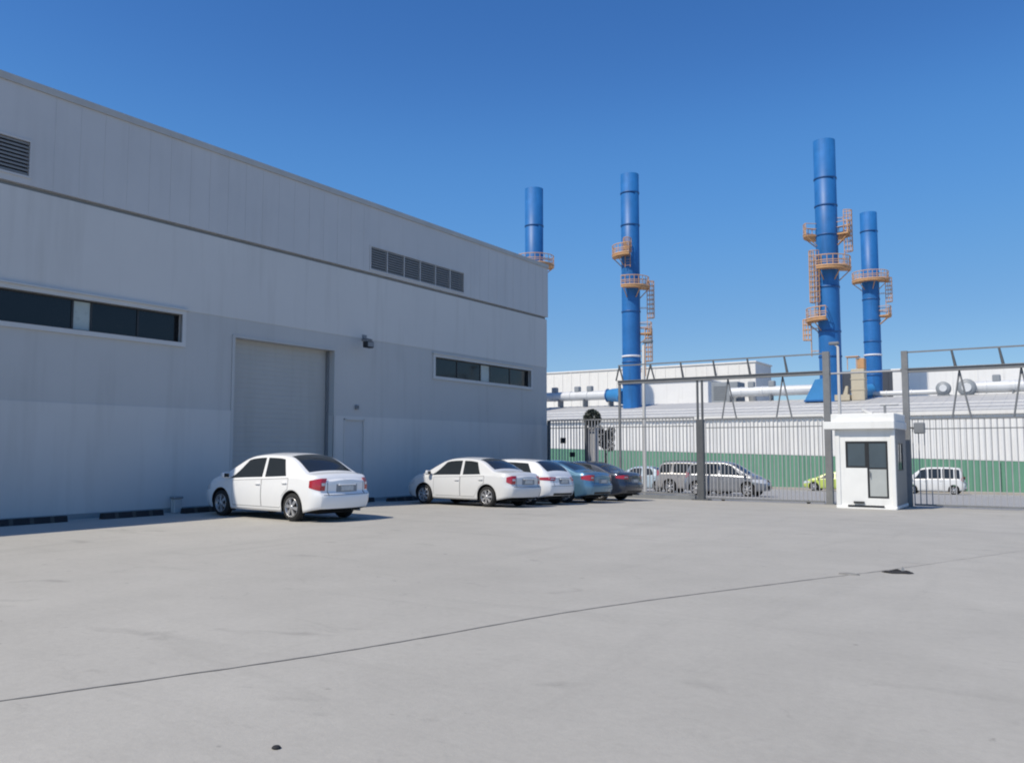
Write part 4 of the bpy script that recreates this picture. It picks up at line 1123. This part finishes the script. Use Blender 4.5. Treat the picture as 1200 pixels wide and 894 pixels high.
# odd bits lying on the yard
def rag(name, label, x, y, pts, m):
    t = thing(name, label, 'debris', (x, y, 0)); return t
t = thing('rubbish_scrap', 'small dark crumpled scrap lying on the concrete at the right', 'debris', (-1.93, 12.22, 0))
b = MB(); rows = []
for j in range(9):
    r_ = []
    for i in range(13):
        u, v = i/12-.5, j/8-.5; q = max(0, 1-(2*u)**2-(2*v)**2)
        r_.append((u*.34+.03*sin(9*v), v*.17+.03*sin(7*u), .004+q**.5*(.022+.025*sin(11*u+2)*cos(8*v))+random.uniform(0, .006)))
    rows.append(r_)
b.grid(rows, 0, True); b.build('sheet', M['rubber'], t)
b = MB(); b.add([(.04, 0, .03), (.09, .01, .03), (.07, .05, .03), (.06, .02, .09)], [(0, 1, 3), (1, 2, 3), (2, 0, 3), (0, 2, 1)]); b.build('folded_corner', M['lamp_grey'], t)
t = thing('rubbish_scrap', 'tiny flat dark scrap on the concrete left of the crumpled one', 'debris', (-2.43, 11.72, 0))
b = MB(); b.lathe([(.12, 0), (.11, .012), (.05, .02), (.0, .018)], n=9); o = b.build('sheet', M['joint'], t); o.scale = (1.15, .55, 1)
t = thing('rubbish_scrap', 'tiny dark clod on the concrete near the bottom edge of the photo', 'debris', (-3.64, 3.28, 0))
b = MB(); b.lathe([(.022, 0), (.026, .006), (.018, .014), (.0, .016)], n=9); o = b.build('lump', M['rubber'], t)


# ------------------------------------------------------------------ world, sun, camera
SUN = (-.27, -.74, 1.0)
el = atan2(SUN[2], sqrt(SUN[0]**2+SUN[1]**2))
az = atan2(SUN[0], SUN[1])
wd = bpy.data.worlds.new('World'); S.world = wd; wd.use_nodes = True
nt = wd.node_tree
sky = nt.nodes.new('ShaderNodeTexSky'); sky.sky_type = 'NISHITA'; sky.sun_disc = False
sky.sun_elevation = el; sky.sun_rotation = az % (2*pi)
sky.altitude = 1200; sky.air_density = 1.0; sky.dust_density = .6; sky.ozone_density = 2.6
hs = nt.nodes.new('ShaderNodeHueSaturation'); hs.inputs['Saturation'].default_value = 1.28
nt.links.new(sky.outputs[0], hs.inputs['Color'])
# grade of the clear sky: a deeper, more even blue down to the roofs
k1 = nt.nodes.new('ShaderNodeVectorMath'); k1.operation = 'SCALE'; k1.inputs['Scale'].default_value = .135
k2 = nt.nodes.new('ShaderNodeVectorMath'); k2.operation = 'SCALE'; k2.inputs['Scale'].default_value = 1/.135
cv = nt.nodes.new('ShaderNodeRGBCurve'); cv.mapping.use_clip = False; cv.mapping.extend = 'EXTRAPOLATED'
for ch, pts in ((0, ((.0467, .048), (.084, .092), (.28, .214), (.6, .38))), (1, ((.162, .163), (.254, .280), (.57, .438))), (2, ((.407, .466), (.571, .652), (.905, .745)))):
    c = cv.mapping.curves[ch]; c.points[0].location = (0, 0); c.points[1].location = (1, {0: .6, 1: .66, 2: .78}[ch])
    for p in pts: c.points.new(*p)
cv.mapping.update()
nt.links.new(hs.outputs[0], k1.inputs[0]); nt.links.new(k1.outputs[0], cv.inputs['Color']); nt.links.new(cv.outputs[0], k2.inputs[0])
nt.links.new(k2.outputs[0], nt.nodes['Background'].inputs['Color'])
nt.nodes['Background'].inputs['Strength'].default_value = .135
sl = bpy.data.lights.new('sun', 'SUN'); sl.energy = 4.3; sl.angle = radians(.53); sl.color = (1, .925, .80)
so = bpy.data.objects.new('sun', sl); COL.objects.link(so)
from mathutils import Vector
so.rotation_euler = Vector(SUN).to_track_quat('Z', 'Y').to_euler(); so.location = (0, 0, 40)

cd = bpy.data.cameras.new('camera'); co = bpy.data.objects.new('camera', cd); COL.objects.link(co)
cd.sensor_fit = 'HORIZONTAL'; cd.sensor_width = 36; cd.lens = 30.0; cd.clip_start = .05; cd.clip_end = 4000
co.location = (0, 0, 1.6); co.rotation_euler = (pi/2+math.atan(.08), 0, radians(32.98))
S.camera = co
S.view_settings.view_transform = 'Standard'; S.view_settings.look = 'None'
S.view_settings.exposure = 0.0; S.view_settings.gamma = 1
S.render.engine = 'CYCLES'
S.cycles.filter_width = 2.0
